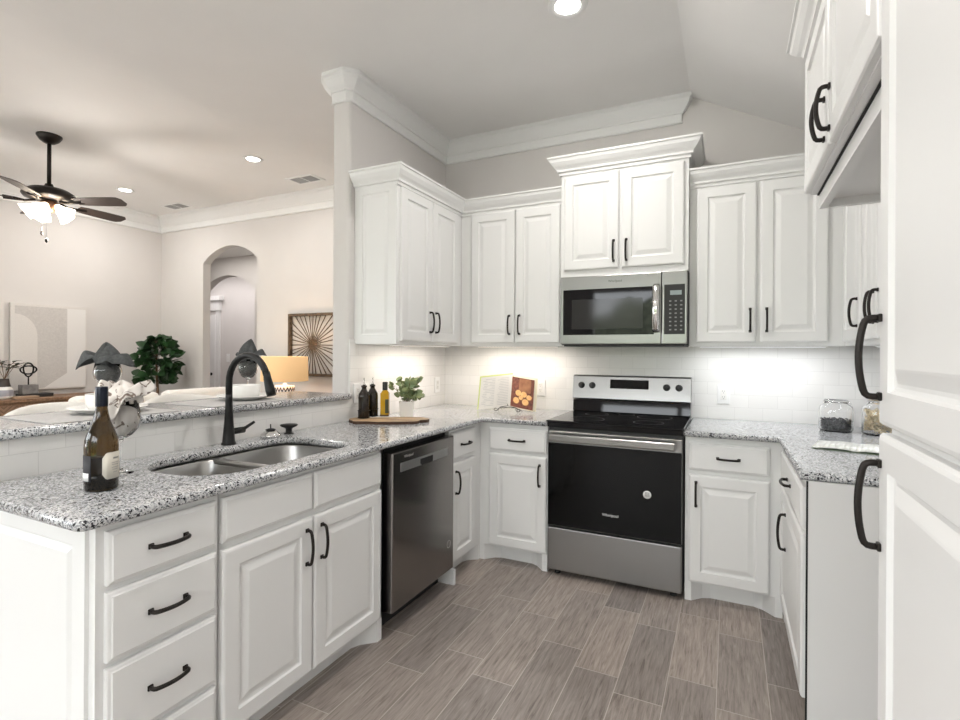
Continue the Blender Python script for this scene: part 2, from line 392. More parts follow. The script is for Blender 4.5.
def drawer_mesh(name, w_, h_, parent, x, z, y=0):
    t = .020; bm = B(); ring_panel(bm, w_, h_, [(0, 0), (0, -t+.008), (.003, -t+.005), (.009, -t+.003), (.012, -t), (.016, -t)])
    o = link(name, bm, cab_m, parent); o.location = (x, y, z); return o
def pull(parent, x, z, L, vertical, proj=.032, y=-.020, s=1.0, mat=None):
    """arched bar pull with square feet, in the parent's local frame"""
    bm = B(); n = 12; h = L/2-.007*s
    half = [(h, .002), (h, proj*.40), (h-.001*s, proj*.58), (h-.005*s, proj*.72), (h-.012*s, proj*.80)]
    mid = [(t*(h-.012*s), proj*(.80+.20*(1-abs(t)**2))) for t in [-1+2*i/n for i in range(1, n)]]
    body = [(-a, d) for a, d in half]+mid+list(reversed(half))
    P = [((0, -d, a) if vertical else (a, -d, 0)) for a, d in body]
    tube(bm, P, .0060*s, 10, ry=.95)
    for e in (-1, 1):
        c = e*(L/2-.0075*s); k = .0075*s
        if vertical: rbox(bm, -k, k, -.006, 0, c-k, c+k, .002)
        else: rbox(bm, c-k, c+k, -.006, 0, -k, k, .002)
    o = link('handle', bm, mat or bronze, parent); o.location = (x, y, z); return o
def add_door(root, x, z, w_, h_, hx=None, hz=None, L=.14, vertical=True, name='door', y=0, **k):
    d = door_mesh(name, w_, h_, root, x, z, y)
    if hx is not None: pull(d, hx, hz, L, vertical, **k)
    return d
def add_drawer(root, x, z, w_, h_, L=.115, handle=True, y=0, name='drawer', **k):
    d = drawer_mesh(name, w_, h_, root, x, z, y)
    if handle: pull(d, w_/2, h_/2, L, False, **k)
    return d
def base_body(root, w_, depth, toe=.075, foot=.055, open_left=False):
    """carcass with face frame; recessed toe board with angled returns into little feet"""
    bm = B(); rbox(bm, 0, w_, 0, depth, .10, .884)
    f = foot; poly = [(0, 0), (f*.6, 0), (f+.03, toe*.75), (f+.07, toe), (w_-f-.07, toe), (w_-f-.03, toe*.75), (w_-f*.6, 0), (w_, 0), (w_, depth), (0, depth)]
    prism(bm, poly, 0, .10)
    return link('carcass', bm, cab_m, root)

LX = lambda x, y, z=0: (x, y, z)
HP = PI/2
# --- left run, fronts face +x : local x -> +y
c1 = thing('drawer_cabinet', 'white four-drawer base cabinet at the near end of the peninsula', 'cabinet', (.62, -2.85, 0), HP)
base_body(c1, .34-.002, .60)
for z0, z1 in ((.722, .862), (.524, .704), (.303, .508), (.115, .287)): add_drawer(c1, .012, z0, .312, z1-z0)
# panelled end facing the camera side
ep = thing('peninsula_end_panel', 'white raised-panel board closing the near end of the peninsula', 'panel', (-.11, -2.8582, 0))
bm = B(); rbox(bm, 0, .73, 0, .008, 0, .884); link('backing_board', bm, cab_m, ep)
bm = B(); ring_panel(bm, .69, .775, [(0, 0), (0, -.010), (.056, -.010), (.058, -.005), (.064, -.003), (.070, -.004), (.080, -.009), (.083, -.010)])
o = link('raised_panel', bm, cab_m, ep); o.location = (.012, 0, .105)
c2 = thing('sink_base_cabinet', 'white sink base cabinet with two false drawer fronts over two doors', 'cabinet', (.62, -2.51, 0), HP)
bm = B(); rbox(bm, 0, .85, 0, .02, .10, .884); rbox(bm, 0, .02, 0, .60, .10, .884); rbox(bm, .83, .85, 0, .60, .10, .884); rbox(bm, 0, .85, 0, .6, .10, .12)
f = .055; prism(bm, [(0, 0), (f*.6, 0), (f+.03, .056), (f+.07, .075), (.85-f-.07, .075), (.85-f-.03, .056), (.85-f*.6, 0), (.85, 0), (.85, .6), (0, .6)], 0, .10)
link('carcass', bm, cab_m, c2)
for k, (x0, x1) in enumerate(((-.0+.012-.02+.0, .392), (.400, .822))):
    x0 = max(x0, .004)
    dr = add_drawer(c2, x0, .722, x1-x0, .142, handle=False, name='false_front')
    w_ = x1-x0; add_door(c2, x0, .110, w_, .588, (w_-.035) if k == 0 else .035, .588-.105, .14)
c3 = thing('narrow_base_cabinet', 'narrow white base cabinet between the dishwasher and the corner', 'cabinet', (.62, -1.035, 0), HP)
base_body(c3, .415-.001, .60, foot=.03)
add_drawer(c3, .015, .705, .298, .158); add_door(c3, .015, .112, .298, .568, .035, .46, .14)
bm = B(); rbox(bm, 0, .02, -.04, 0, 0, .09, .003); o = link('foot_block', bm, cab_m, c3)
# --- back run, fronts face -y
c4 = thing('base_cabinet', 'white base cabinet left of the range, drawer over door', 'cabinet', (.62, -.62, 0))
base_body(c4, .455, .60)
add_drawer(c4, .070, .712, .380, .140); add_door(c4, .070, .110, .380, .580, .380-.040, .47, .14)
c5 = thing('base_cabinet', 'white base cabinet right of the range, drawer over door', 'cabinet', (1.850, -.62, 0))
base_body(c5, .458, .60)
add_drawer(c5, .020, .706, .378, .145); add_door(c5, .020, .110, .378, .570, .035, .47, .14)
# --- right run, fronts face -x : local x -> -y
c6 = thing('base_cabinet', 'white base cabinet along the right wall, seen edge-on beside the fridge gap', 'cabinet', (2.312, -.622, 0), -HP)
base_body(c6, .85, .60)
add_drawer(c6, .06, .706, .782, .150, L=.14); add_door(c6, .06, .110, .782, .575, .26, .575-.155, .17)
bm = B(); rbox(bm, .857, .868, .0005, .60, 0, .884); o = link('side_panel', bm, cab_m, c6); boxo('seam_shadow_strip', .850, .857, -.005, .5, .0, .880, void_m, c6)  # black strip stands in for the shadow between door and side panel
# ---------------- countertops
def slab(name, outer, z_top, th, mat, holes=(), rad=.012):
    cu = bpy.data.curves.new(name, 'CURVE'); cu.dimensions = '2D'; cu.fill_mode = 'BOTH'
    for pl in (outer, *holes):
        s = cu.splines.new('POLY'); s.points.add(len(pl)-1); s.use_cyclic_u = True
        for i, (x, y) in enumerate(pl): s.points[i].co = (x, y, 0, 1)
    cu.extrude = th/2-rad; cu.bevel_depth = rad; cu.bevel_resolution = 3; cu.offset = -rad
    t = bpy.data.objects.new(name, cu); C.objects.link(t); bpy.context.view_layer.update()
    me = bpy.data.meshes.new_from_object(t.evaluated_get(bpy.context.evaluated_depsgraph_get())); bpy.data.objects.remove(t)
    me.materials.clear(); me.materials.append(mat)
    for v in me.vertices: v.co.z += z_top-th/2
    o = bpy.data.objects.new(name, me); C.objects.link(o); return o
def rrect(x0, x1, y0, y1, rs, seg=8):
    """rounded rectangle, rs = radii of corners (x0y0, x1y0, x1y1, x0y1)"""
    out = []
    for (cx, cy, a0), r in zip(((x0, y0, PI), (x1, y0, 1.5*PI), (x1, y1, 0), (x0, y1, .5*PI)), rs):
        ox = cx+(r if cx == x0 else -r); oy = cy+(r if cy == y0 else -r)
        out += [(ox+r*math.cos(a0+HP*i/seg), oy+r*math.sin(a0+HP*i/seg)) for i in range(seg+1)]
    return out
def corner(cx, cy, r, a0, seg=5): return [(cx+r*math.cos(a0+HP*i/seg), cy+r*math.sin(a0+HP*i/seg)) for i in range(seg+1)]
SX0, SX1, SY0, SY1 = .135, .555, -2.50, -1.765
hole = rrect(SX0, SX1, SY0, SY1, (.16, .17, .10, .09))
ct = slab('countertop', [(.011, -2.917)]+corner(.63, -2.887, .03, -HP)+[(.66, -.66), (1.079, -.66), (1.079, -.011), (.011, -.011)], .914, .030, granite_m, [hole])
tag(ct, 'speckled grey granite countertop holding the sink, left of the range', 'countertop')
ct2 = slab('countertop', [(1.846, -.66), (2.285, -.66), (2.285, -1.49), (2.918, -1.49), (2.918, -.011), (1.846, -.011)], .914, .030, granite_m)
tag(ct2, 'speckled granite countertop right of the range, under the jars', 'countertop')
bt = slab('bar_countertop', [(-.42, -2.95), (.035, -2.95), (.035, -1.172), (-.42, -1.172)], 1.076, .034, granite_m, rad=.013)
tag(bt, 'raised granite bar top set with plates and napkin-filled glasses', 'bar top')

# ---------------- wall cabinets
def wall_body(root, w_, depth, z0, z1, x0=0):
    bm = B(); rbox(bm, x0, x0+w_, 0, depth, z0, z1); return link('carcass', bm, cab_m, root)
def cab_crown(root, path, z0, z1, p=.068, side=-1, name='crown'):
    h = z1-z0
    prof = [(0, z1), (p, z1), (p, z1-h*.10), (p*.88, z1-h*.14), (p*.80, z1-h*.30), (p*.58, z1-h*.50), (p*.40, z1-h*.62), (p*.32, z1-h*.70), (p*.32, z1-h*.80), (p*.15, z1-h*.83), (p*.15, z1-h), (0, z1-h)]
    bm = B(); moulding(bm, path, prof, side); return link(name, bm, cab_m, root)
UD = .308
u1 = thing('wall_cabinet', 'white double-door wall cabinet on the left wall above the oil bottles', 'cabinet', (.31, -1.11, 0), HP)
wall_body(u1, .80, UD, 1.372, 2.33)
for k, (x0, x1) in enumerate(((.022, .370), (.376, .722))):
    add_door(u1, x0, 1.392, x1-x0, .908, (x1-x0-.033) if k == 0 else .033, .125, .14)
bm = B(); ring_panel(bm, UD, .955, [(0, 0), (0, -.008), (.055, -.008), (.059, -.002), (.066, -.001), (.084, -.007), (.088, -.008)])
o = link('end_panel', bm, cab_m, u1); o.matrix_local = Matrix.Translation((0, UD, 1.374)) @ Matrix.Rotation(-HP, 4, 'Z')
cab_crown(u1, [(0, UD), (0, 0), (.80, 0)], 2.305, 2.41, side=1)
u2 = thing('wall_cabinet', 'white double-door wall cabinet above the open cookbook', 'cabinet', (.312, -.31, 0))
wall_body(u2, .764, .30, 1.372, 2.33)
for k, (x0, x1) in enumerate(((.085, .418), (.426, .740))):
    add_door(u2, x0, 1.392, x1-x0, .915, (x1-x0-.033) if k == 0 else .033, .125, .14)
cab_crown(u2, [(0, 0), (.764, 0)], 2.305, 2.41, side=1)
u3 = thing('wall_cabinet', 'taller white double-door wall cabinet directly above the microwave', 'cabinet', (1.078, -.38, 0))
wall_body(u3, .766, .37, 1.814, 2.50)
for k, (x0, x1) in enumerate(((.022, .369), (.385, .743))):
    add_door(u3, x0, 1.852, x1-x0, .600, (x1-x0-.030) if k == 0 else .030, .105, .14)
cab_crown(u3, [(0, .37), (0, 0), (.766, 0), (.766, .37)], 2.468, 2.575, .075, side=1)
u4 = thing('wall_cabinet', 'white double-door wall cabinet right of the microwave', 'cabinet', (1.846, -.31, 0))
wall_body(u4, .764, .30, 1.372, 2.33)
for k, (x0, x1) in enumerate(((.040, .350), (.372, .690))):
    add_door(u4, x0, 1.392, x1-x0, .905, (x1-x0-.030) if k == 0 else .030, .125, .14)
cab_crown(u4, [(0, 0), (.764, 0)], 2.305, 2.405, side=1)
u5 = thing('wall_cabinet', 'white single-door wall cabinet in the right corner, partly under the fridge cabinet', 'cabinet', (2.612, -.312, 0), -HP)
wall_body(u5, .458, .30, 1.372, 2.33)
add_door(u5, .05, 1.392, .375, .905, .345, .13, .14)
u6 = thing('wall_cabinet', 'white two-door wall cabinet on the right wall, nearest the tall pantry', 'cabinet', (2.612, -.772, 0), -HP)
wall_body(u6, .690, .30, 1.372, 2.33)
add_door(u6, .015, 1.392, .255, .905, .225, .13, .14); add_door(u6, .28, 1.392, .385, .905, .03, .13, .14)
cab_crown(u5, [(0, 0), (.458, 0)], 2.305, 2.385, .06, side=1); cab_crown(u6, [(0, 0), (.690, 0)], 2.305, 2.385, .06, side=1)
# over-fridge cabinet
u7 = thing('fridge_cabinet', 'high white cabinet over the fridge gap, upper right, two dark pulls', 'cabinet', (2.315, -1.47, 0), -HP)
bm = B(); rbox(bm, 0, 1.035, 0, .60, 1.886, 2.39); link('carcass', bm, cab_m, u7)
for k, (x0, x1) in enumerate(((.008, .490), (.496, 1.010))):
    add_door(u7, x0, 1.890, x1-x0, .465, (x1-x0-.045) if k == 0 else .030, .085, .125)
bm = B(); rbox(bm, 0, 1.035,   .026, .050, 1.835, 1.882); rbox(bm, 0, .022, .050, .60, 1.835, 1.880); rbox(bm, .022, 1.035, .050, .60, 1.862, 1.880); link('valance', bm, cab_m, u7)
boxo('shadow_gap', .0, 1.035, .020, .60, 1.882, 1.886, void_m, u7)
cab_crown(u7, [(0, .33), (0, 0), (1.035, 0)], 2.365, 2.445, .070, side=1)
# pantry
u8 = thing('pantry_cabinet', 'tall white pantry cabinet at the right edge, nearest the camera', 'cabinet', (2.312, -2.506, 0), -HP)
bm = B(); rbox(bm, 0, 1.0, 0, .60, .1, 2.385); rbox(bm, 0, 1.0, .07, .60, 0, .1); link('carcass', bm, cab_m, u8)
add_door(u8, .002, .112, .97, 1.080, .022, .960, .155, s=.95)
add_door(u8, .002, 1.206, .97, 1.15, .022, .116, .147, s=.95)

# ================================================================ APPLIANCES
# --- range (local: x 0..w, front -y)
rg = thing('range', 'stainless steel electric range with black glass oven door', 'range', (1.083, -.655, 0))
W = .758
bm = B(); rbox(bm, 0, W, .03, .645, .045, .90); link('body', bm, simple('dark_range_side', (.03, .03, .03), .5), rg)
for x in (.05, W-.05):
    for y in (.06, .58):
        bm = B(); lathe(bm, [(0, 0), (.018, 0), (.018, .012), (.010, .014), (.010, .046), (0, .046)], (x, y, 0), 12); link('foot', bm, black_pl, rg)
bm = B(); rbox(bm, .004, W-.004, 0, .035, .036, .288, .006); link('storage_drawer', bm, steel_m, rg)
bm = B(); rbox(bm, .004, W-.004, .004, .035, .298, .862, .004); od = link('oven_door', bm, steel_m, rg)
boxo('door_glass', .006, W-.006, -.0005, .006, .302, .792, oven_glass, od, .002)
bm = B(); rbox(bm, .020, W-.035, -.055, -.035, .806, .850, .008, seg=3)
for x in (.06, W-.075): rbox(bm, x-.012, x+.012, -.04, .005, .815, .841, .003)
link('handle', bm, steel_m, od)
bm = B(); rbox(bm, 0, W, -.005, .60, .885, .915, .004); rbox(bm, -.006, W+.006, -.012, .60, .914, .926, .004); link('cooktop', bm, black_glass, rg)
ring_m = simple('burner_ring_grey', (.035, .035, .035), .3)
for x, y, r_ in ((.2, .15, .105), (.56, .15, .085), (.2, .42, .075), (.56, .42, .105), (.38, .48, .05)):
    bm = B(); lathe(bm, [(r_-.003, .9262), (r_-.003, .9266), (r_, .9266), (r_, .9262)], (x, y, 0), 40); link('burner', bm, ring_m, rg)
bm = B(); extrude_profile(bm, [(.590, .926), (.560, .930), (.572, 1.005), (.645, 1.005), (.645, .926)], lambda u, v, t: (t, u, v), 0, W); link('backguard_base', bm, black_glass, rg)
bm = B(); extrude_profile(bm, [(.560, 1.008), (.555, 1.018), (.578, 1.165), (.586, 1.174), (.645, 1.174), (.645, 1.008)], lambda u, v, t: (t, u, v), -.002, W+.002); bp = link('control_panel', bm, steel_m, rg)
tilt = math.atan2(.023, .147)
def on_panel(x, z): return (x, .555+(z-1.018)*.023/.147, z)
bm = B(); rbox(bm, -.125, .125, -.002, .002, -.030, .030, .0008); o = link('display', bm, black_glass, bp); o.location = on_panel(.378, 1.118); o.rotation_euler = (-tilt, 0, 0)
for x in (.058, .132, .615, .690):
    bm = B(); lathe(bm, [(0, 0), (.022, 0), (.022, .004), (.019, .006), (.018, .022), (.016, .025), (0, .025)], (0, 0, 0), 24); rbox(bm, -.003, .003, -.018, .018, .024, .029, .001)
    o = link('knob', bm, black_pl, bp); p = on_panel(x, 1.105); o.location = p; o.rotation_euler = (HP-tilt, 0, 0)
text('logo', 'Whirlpool', .022, white_pl, od, (.375, -.0015, .405))
bm = B(); lathe(bm, [(0, 0), (.022, 0), (.022, .0006), (0, .0006)], (0, 0, 0), 28); o = link('sticker', bm, white_pl, od); o.location = (.575, -.0006, .548); o.rotation_euler = (HP, 0, 0)
bm = B()
for z in (-.008, -.002, .004, .010):
    rbox(bm, -.012, .012, -.0012, -.0006, z, z+.003)
link('sticker_print', bm, slot_m, o).rotation_euler = (-HP, 0, 0); o.children[0].location = (0, 0, 0)

# --- microwave
mw = thing('microwave', 'stainless over-range microwave under the tall wall cabinet', 'microwave', (1.082, -.385, 1.372))
W = .762; H = .438
boxo('body', 0, W, .012, .37, .004, H, simple('dark_microwave_shell', (.02, .02, .02), .5), mw)
bm = B(); rbox(bm, 0, .615, -.016, .013, .010, H, .004); md = link('door', bm, steel_m, mw)
bm = B(); rbox(bm, .618, W-.004, -.016, .013, .010, H, .004); mp_ = link('control_panel', bm, steel_m, mw)
bm = B(); rbox(bm, .018, .575, -.0185, -.014, .068, .355, .002)
dg = link('window', bm, black_glass, md)
mesh_m = simple('microwave_inner_screen', (.030, .030, .029), .08, 0, Specular_IOR_Level=.3)
boxo('screen', .075, .510, -.0195, -.0182, .105, .290, mesh_m, dg)
bm = B(); tube(bm, [(.588, -.020, .085), (.588, -.045, .10), (.588, -.050, .22), (.588, -.045, .345), (.588, -.020, .360)], .020, 12, ry=.45, up=(1, 0, 0)); link('handle', bm, chrome, md)
boxo('keypad', .632, W-.016, -.0185, -.0155, .068, .360, black_pl, mp_)
boxo('display', .665, .728, -.0195, -.018, .298, .324, simple('grey_lcd', (.28, .33, .33), .3), mp_)
bm = B()
for r_ in range(8):
    for c_ in range(3): rbox(bm, .660+c_*.030, .672+c_*.030, -.0192, -.0184, .090+r_*.024, .098+r_*.024)
link('buttons', bm, simple('grey_key_print', (.22, .22, .22), .5), mp_)
text('logo', 'Whirlpool', .020, simple('dark_logo', (.07, .07, .07), .4, .5), md, (.345, -.0165, .398))
bm = B(); rbox(bm, .02, W-.02, 0, .36, -.004, .004); link('vent_bottom', bm, black_pl, mw)

# --- dishwasher, front faces +x
dw = thing('dishwasher', 'dark stainless dishwasher in the peninsula cabinets', 'dishwasher', (.62, -1.655, 0), HP)
boxo('tub', .005, .61, .02, .58, .10, .872, void_m, dw)
boxo('toe_kick', .005, .61, .06, .20, .005, .10, void_m, dw)
bm = B(); rbox(bm, .012, .600, -.045, .015, .112, .856, .006); dd = link('door', bm, dw_steel, dw)
bm = B(); rbox(bm, .075, .525, -.048, -.044, .758, .800, .001); hs = link('handle_strip', bm, steel('strip_stainless', (.42, .42, .42), .35), dd)
bm = B(); rbox(bm, .245, .365, -.0495, -.047, .762, .790, .001); rbox(bm, .255, .355, -.054, -.048, .758, .764, .001); link('pocket_handle', bm, void_m, dd)
text('logo', 'Whirlpool', .019, simple('pale_logo', (.5, .48, .46), .4, .6), dd, (.145, -.0455, .826))
bm = B(); lathe(bm, [(.018, 0), (.018, .0008), (.021, .0008), (.021, 0)], (0, 0, 0), 28); tube(bm, [(.0, -.009, .0004), (.006, .004, .0004), (-.002, .011, .0004)], .0012, 6)
o = link('badge', bm, simple('badge_silver', (.6, .58, .55), .4, .7), dd); o.location = (.545, -.0455, .262); o.rotation_euler = (HP, 0, 0)

# ================================================================ SINK AND FAUCET
sk = thing('sink', 'double-bowl stainless undermount sink let into the granite', 'sink', (0, 0, 0))
def bowl(name, x0, x1, y0, y1, rs, ztop, depth):
    bm = B(); R_ = rrect(x0, x1, y0, y1, rs); n = len(R_); cx, cy = (x0+x1)/2, (y0+y1)/2
    rings = []
    for k, z in ((1.0, ztop), (.985, ztop-.01), (.95, ztop-depth+.03), (.90, ztop-depth+.008), (.82, ztop-depth), (.12, ztop-depth-.004)):
        rings.append([bm.verts.new((cx+(x-cx)*k, cy+(y-cy)*k, z)) for x, y in R_])
    for a, b in zip(rings, rings[1:]):
        for i in range(n):
            f_ = bm.faces.new((a[i], a[(i+1) % n], b[(i+1) % n], b[i])); f_.smooth = True
    bm.faces.new(rings[-1])
    o = link(name, bm, sink_steel, sk); md_ = o.modifiers.new('solid', 'SOLIDIFY'); md_.thickness = .002; md_.offset = 1
    bm = B(); lathe(bm, [(0, 0), (.035, 0), (.042, .004), (.045, .002), (.045, -.002)], (cx, cy, ztop-depth+.001), 24); link('drain', bm, chrome, o)
    return o
YM = -2.165
bowl('bowl', SX0-.012, SX1+.012, SY0-.012, YM-.010, (.165, .175, .06, .06), .880, .20)
bowl('bowl', SX0-.012, SX1+.012, YM+.010, SY1+.012, (.06, .06, .105, .095), .880, .18)
bm = B(); rbox(bm, SX0-.02, SX1+.02, YM-.018, YM+.018, .862, .8815, .006); link('divider', bm, sink_steel, sk)
fc = thing('faucet', 'matte black gooseneck pull-down kitchen faucet behind the sink', 'faucet', (.075, -2.045, .914))
bm = B(); lathe(bm, [(0, 0), (.030, 0), (.030, .006), (.026, .012), (.022, .06), (.0165, .14), (.0145, .20), (.0145, .22), (0, .22)], (0, 0, 0), 28); link('base', bm, black_m, fc)
bm = B(); pts = [(0, 0, .20), (0, 0, .272)]
for i in range(1, 15):
    a = PI - (PI*.90)*i/14; pts.append((.118+.118*math.cos(a), 0, .272+.122*math.sin(a)))
for i in range(len(pts)): pass
tube(bm, pts, .0142, 16); link('neck', bm, black_m, fc)
e = Vector(pts[-1]); d_ = Vector((.022, 0, -.062))
bm = B(); tube(bm, [e+Vector((-.001, 0, .015)), e+d_*.25, e+d_*1.0, e+d_*1.35], [.0135, .0165, .020, .0185], 16); rbox(bm, e.x+.016, e.x+.028, -.007, .007, e.z-.065, e.z-.025, .004); link('spray_head', bm, black_m, fc)
bm = B(); tube(bm, [(0, .012, .055), (0, .078, .055)], .014, 14); tube(bm, [(0, .070, .055), (.004, .085, .064), (.022, .118, .088)], [.010, .0075, .006], 10); link('lever', bm, black_m, fc)
bm = B(); lathe(bm, [(0, 0), (.024, 0), (.024, .004), (.016, .007), (.015, .024), (.020, .030), (.038, .038), (.043, .043), (.041, .047), (0, .049)], (.080, -1.705, .914), 24)
tag(link('soap_dispenser_cap', bm, black_m), 'black mushroom-shaped countertop cap to the right of the faucet', 'cap')
ss = thing('sink_strainer', 'small chrome sink strainer with a black knob, right of the faucet lever', 'strainer', (.072, -1.812, .9145))
bm = B(); lathe(bm, [(0, .002), (.042, 0), (.047, .003), (.047, .008), (.042, .015), (.030, .026), (.016, .030), (0, .031)], seg=24); link('basket', bm, chrome, ss)
bm = B(); lathe(bm, [(0, .030), (.022, .031), (.024, .035), (.014, .039), (.003, .040), (.003, .060), (0, .061)], seg=16); link('knob', bm, black_m, ss)

# ================================================================ ITEMS ON THE LEFT COUNTER
# wine bottle
wb = thing('wine_bottle', 'olive-brown wine bottle with navy foil and cream label', 'bottle', (.383, -2.72, .9145), math.radians(6))
bp_ = [(0, .006), (.020, .003), (.038, 0), (.0425, .004), (.0430, .05), (.0430, .125), (.041, .148), (.034, .172), (.024, .197), (.0175, .222), (.0148, .245), (.0145, .292), (.0155, .293), (.0155, .301), (0, .302)]
bg_m = simple('olive_brown_glass', (.11, .055, .009), .02, 0, Transmission_Weight=1.0, IOR=1.5)
bm = B(); lathe(bm, bp_, seg=40); link('body', bm, bg_m, wb)
bm = B(); lathe(bm, [(0, .010), (.036, .006), (.0395, .012), (.040, .05), (.040, .095), (0, .095)], seg=36); link('wine', bm, simple('dark_wine', (.004, .003, .002), .3), wb)
bm = B(); lathe(bm, [(.0157, .245), (.0160, .247), (.0160, .300), (.0150, .3035), (0, .3038)], seg=32); link('foil', bm, simple('navy_foil', (.004, .007, .018), .25, .4), wb)
def label_patch(parent, name, a0, a1, z0, z1, r, m, cut=.0):
    bm = B(); n = 16; top, bot = [], []
    for i in range(n+1):
        t = i/n; a = a0+(a1-a0)*t; c = cut*max(0, 1-min(t, 1-t)/.15)
        bot.append(bm.verts.new((r*math.cos(a), r*math.sin(a), z0+c))); top.append(bm.verts.new((r*math.cos(a), r*math.sin(a), z1-c)))
    for i in range(n): bm.faces.new((bot[i], bot[i+1], top[i+1], top[i]))
    o = link(name, bm, m, parent, smooth=True); s_ = o.modifiers.new('s', 'SOLIDIFY'); s_.thickness = .0004; s_.offset = 1; return o
paper_m = noisy('cream_label_paper', (.62, .58, .50), (.68, .64, .56), 30, .7)
lb = label_patch(wb, 'label', -.55, .95, .034, .112, .0434, paper_m, .016)
label_patch(wb, 'back_label', -2.1, -1.2, .030, .105, .0433, simple('dark_label', (.03, .03, .035), .6))
label_patch(wb, 'barcode', -2.0, -1.35, .032, .055, .0438, white_pl)
bm = B()
for z, a, b in ((.092, .10, .62), (.080, 0, .6), (.074, .02, .55), (.066, .0, .6), (.060, .05, .5), (.052, .1, .45)):
    for i in range(8):
        a0 = a+(b-a)*i/8; a1 = a0+(b-a)/8*.75; r_ = .0442; h = .0045 if z > .09 else .0018
        vs = [bm.verts.new((r_*math.cos(q), r_*math.sin(q), zz)) for q, zz in ((a0, z), (a1, z), (a1, z+h), (a0, z+h))]; bm.faces.new(vs)
link('print', bm, slot_m, lb)

def goblet(name, label, loc, rim=.040, H=.185, R_=.049, group=None):
    g = thing(name, label, 'glass', loc, 0, group)
    zb = H*.48; hb = H-zb; k = hb/.125
    outer = [(0, .0), (.034, .0), (.035, .002), (.020, .005), (.006, .010), (.0045, .02), (.0042, zb-.014), (.007, zb-.004), (R_*.55, zb+.010*k), (R_*.88, zb+.032*k), (R_, zb+.058*k), (R_*.98, zb+.078*k), (rim, H)]
    inner = [(rim-.0012, H), (R_*.97-.001, zb+.078*k), (R_-.0015, zb+.058*k), (R_*.87-.001, zb+.033*k), (R_*.52, zb+.013*k), (.006, zb+.003), (0, zb+.002)]
    bm = B(); lathe(bm, outer+inner, seg=36); link('bowl', bm, glass_m, g); return g
def napkin(name, label, loc, mat, lobes, H, rim, R_, seed=1, peak=.05, hood=None, rough=1.0):
    """folded cloth filling the glass bowl, its corners flopping over the rim"""
    rnd = random.Random(seed); bm = B(); nu, nv = 96, 30; ph = [rnd.uniform(0, 6.28) for _ in range(8)]; rows = []
    zb = H*.48; hb = H-zb; k = hb/.125
    prof = [(0, .004), (.010, .45), (.033, .82), (.058, .93), (.078, .90), (.125, rim/R_*.93)]
    def rad(z):
        q = z-zb
        for (a, ra), (b, rb) in zip(prof, prof[1:]):
            if q <= b*k: return R_*(ra+(rb-ra)*max(0, q-a*k)/((b-a)*k))
        return rim*.93
    for j in range(nv+1):
        v = j/nv; row = []
        for i in range(nu):
            u = 2*PI*i/nu
            fold = rough*(.5*math.sin(6*u+ph[0]+2*v)+.35*math.sin(11*u+ph[1]+v*3)+.3*math.sin(3*u+ph[2]-v*4))
            if v < .45:
                t = v/.45; z = zb+.010+(H-zb-.010)*t; r = rad(z)*(.93+.06*fold)
            else:
                t = (v-.45)/.55; L, D, U = .010, .0, 0
                for a, l, dr, wd, upk in lobes:
                    q = math.exp(-((math.atan2(math.sin(u-a), math.cos(u-a)))/wd)**2); L += l*q; D += dr*q; U += upk*q
                r = rim*.93*(1+.06*fold)+L*(t**.8)*(1+.10*fold)
                z = H+(peak*.35+U)*math.sin(min(1, t*1.35)*PI*.62)-D*t**2.2+.008*fold*t
            row.append(bm.verts.new((r*math.cos(u), r*math.sin(u), z)))
        rows.append(row)
    for a, b in zip(rows, rows[1:]):
        for i in range(nu):
            f_ = bm.faces.new((a[i], a[(i+1) % nu], b[(i+1) % nu], b[i])); f_.smooth = True
    bm.faces.new(list(reversed(rows[0])))
    # the middle of the cloth standing up as a rumpled hood
    n2 = 40; prev = None; ha, hl = hood or (0, 0)
    for j in range(15):
        t = j/14; ring = []
        for i in range(n2):
            u = 2*PI*i/n2; r = (rim*1.08)*(1-t**2.2)**.8*(1+.16*math.sin(3*u+ph[4]+t*2)+.10*math.sin(7*u+ph[5]))+.0008
            ring.append(bm.verts.new((r*math.cos(u)+hl*t*t*math.cos(ha), r*math.sin(u)+hl*t*t*math.sin(ha), H-.012+t*peak*(1.2+.12*math.sin(2*u+ph[6])))))
        if prev:
            for i in range(n2):
                f_ = bm.faces.new((prev[i], prev[(i+1) % n2], ring[(i+1) % n2], ring[i])); f_.smooth = True
        prev = ring
    o = link(name, bm, mat, recalc=False); o.location = loc
    s_ = o.modifiers.new('s', 'SOLIDIFY'); s_.thickness = .0016; s_.offset = 0
    tag(o, label, 'napkin'); return o
a_cam = math.radians(25.8)
GL = (.225, -2.575, .9145)
goblet('goblet', 'clear stemmed glass beside the wine bottle, stuffed with a patterned napkin', GL, .045, .245, .056)
pn, nt, b = new_mat('cream_brown_patterned_cloth'); g = N(nt, 'ShaderNodeTexCoord'); n1 = N(nt, 'ShaderNodeTexNoise'); n1.inputs['Scale'].default_value = 22; n1.inputs['Detail'].default_value = 1; n1.inputs['Distortion'].default_value = 1.5
nt.links.new(g.outputs['Object'], n1.inputs['Vector']); r = ramp(nt, [(0, (.74, .70, .66)), (.585, (.70, .66, .62)), (.60, (.20, .15, .12)), (.66, (.16, .12, .10)), (.68, (.66, .62, .58))]); nt.links.new(n1.outputs[0], r.inputs[0]); nt.links.new(r.outputs[0], b.inputs['Base Color']); b.inputs['Roughness'].default_value = .85
napkin('napkin', 'cream and brown patterned napkin bunched in the glass by the wine bottle', GL, pn, [(a_cam, .042, .045, .75, .055), (a_cam+PI, .030, .05, .7, .06), (a_cam-HP, .03, .10, .6, .01), (a_cam+2.3, .03, .03, .5, .02)], .245, .045, .056, 3, .060, None, 1.9)
GA, GB = (-.34, -2.315, 1.0765), (-.34, -1.60, 1.0765)
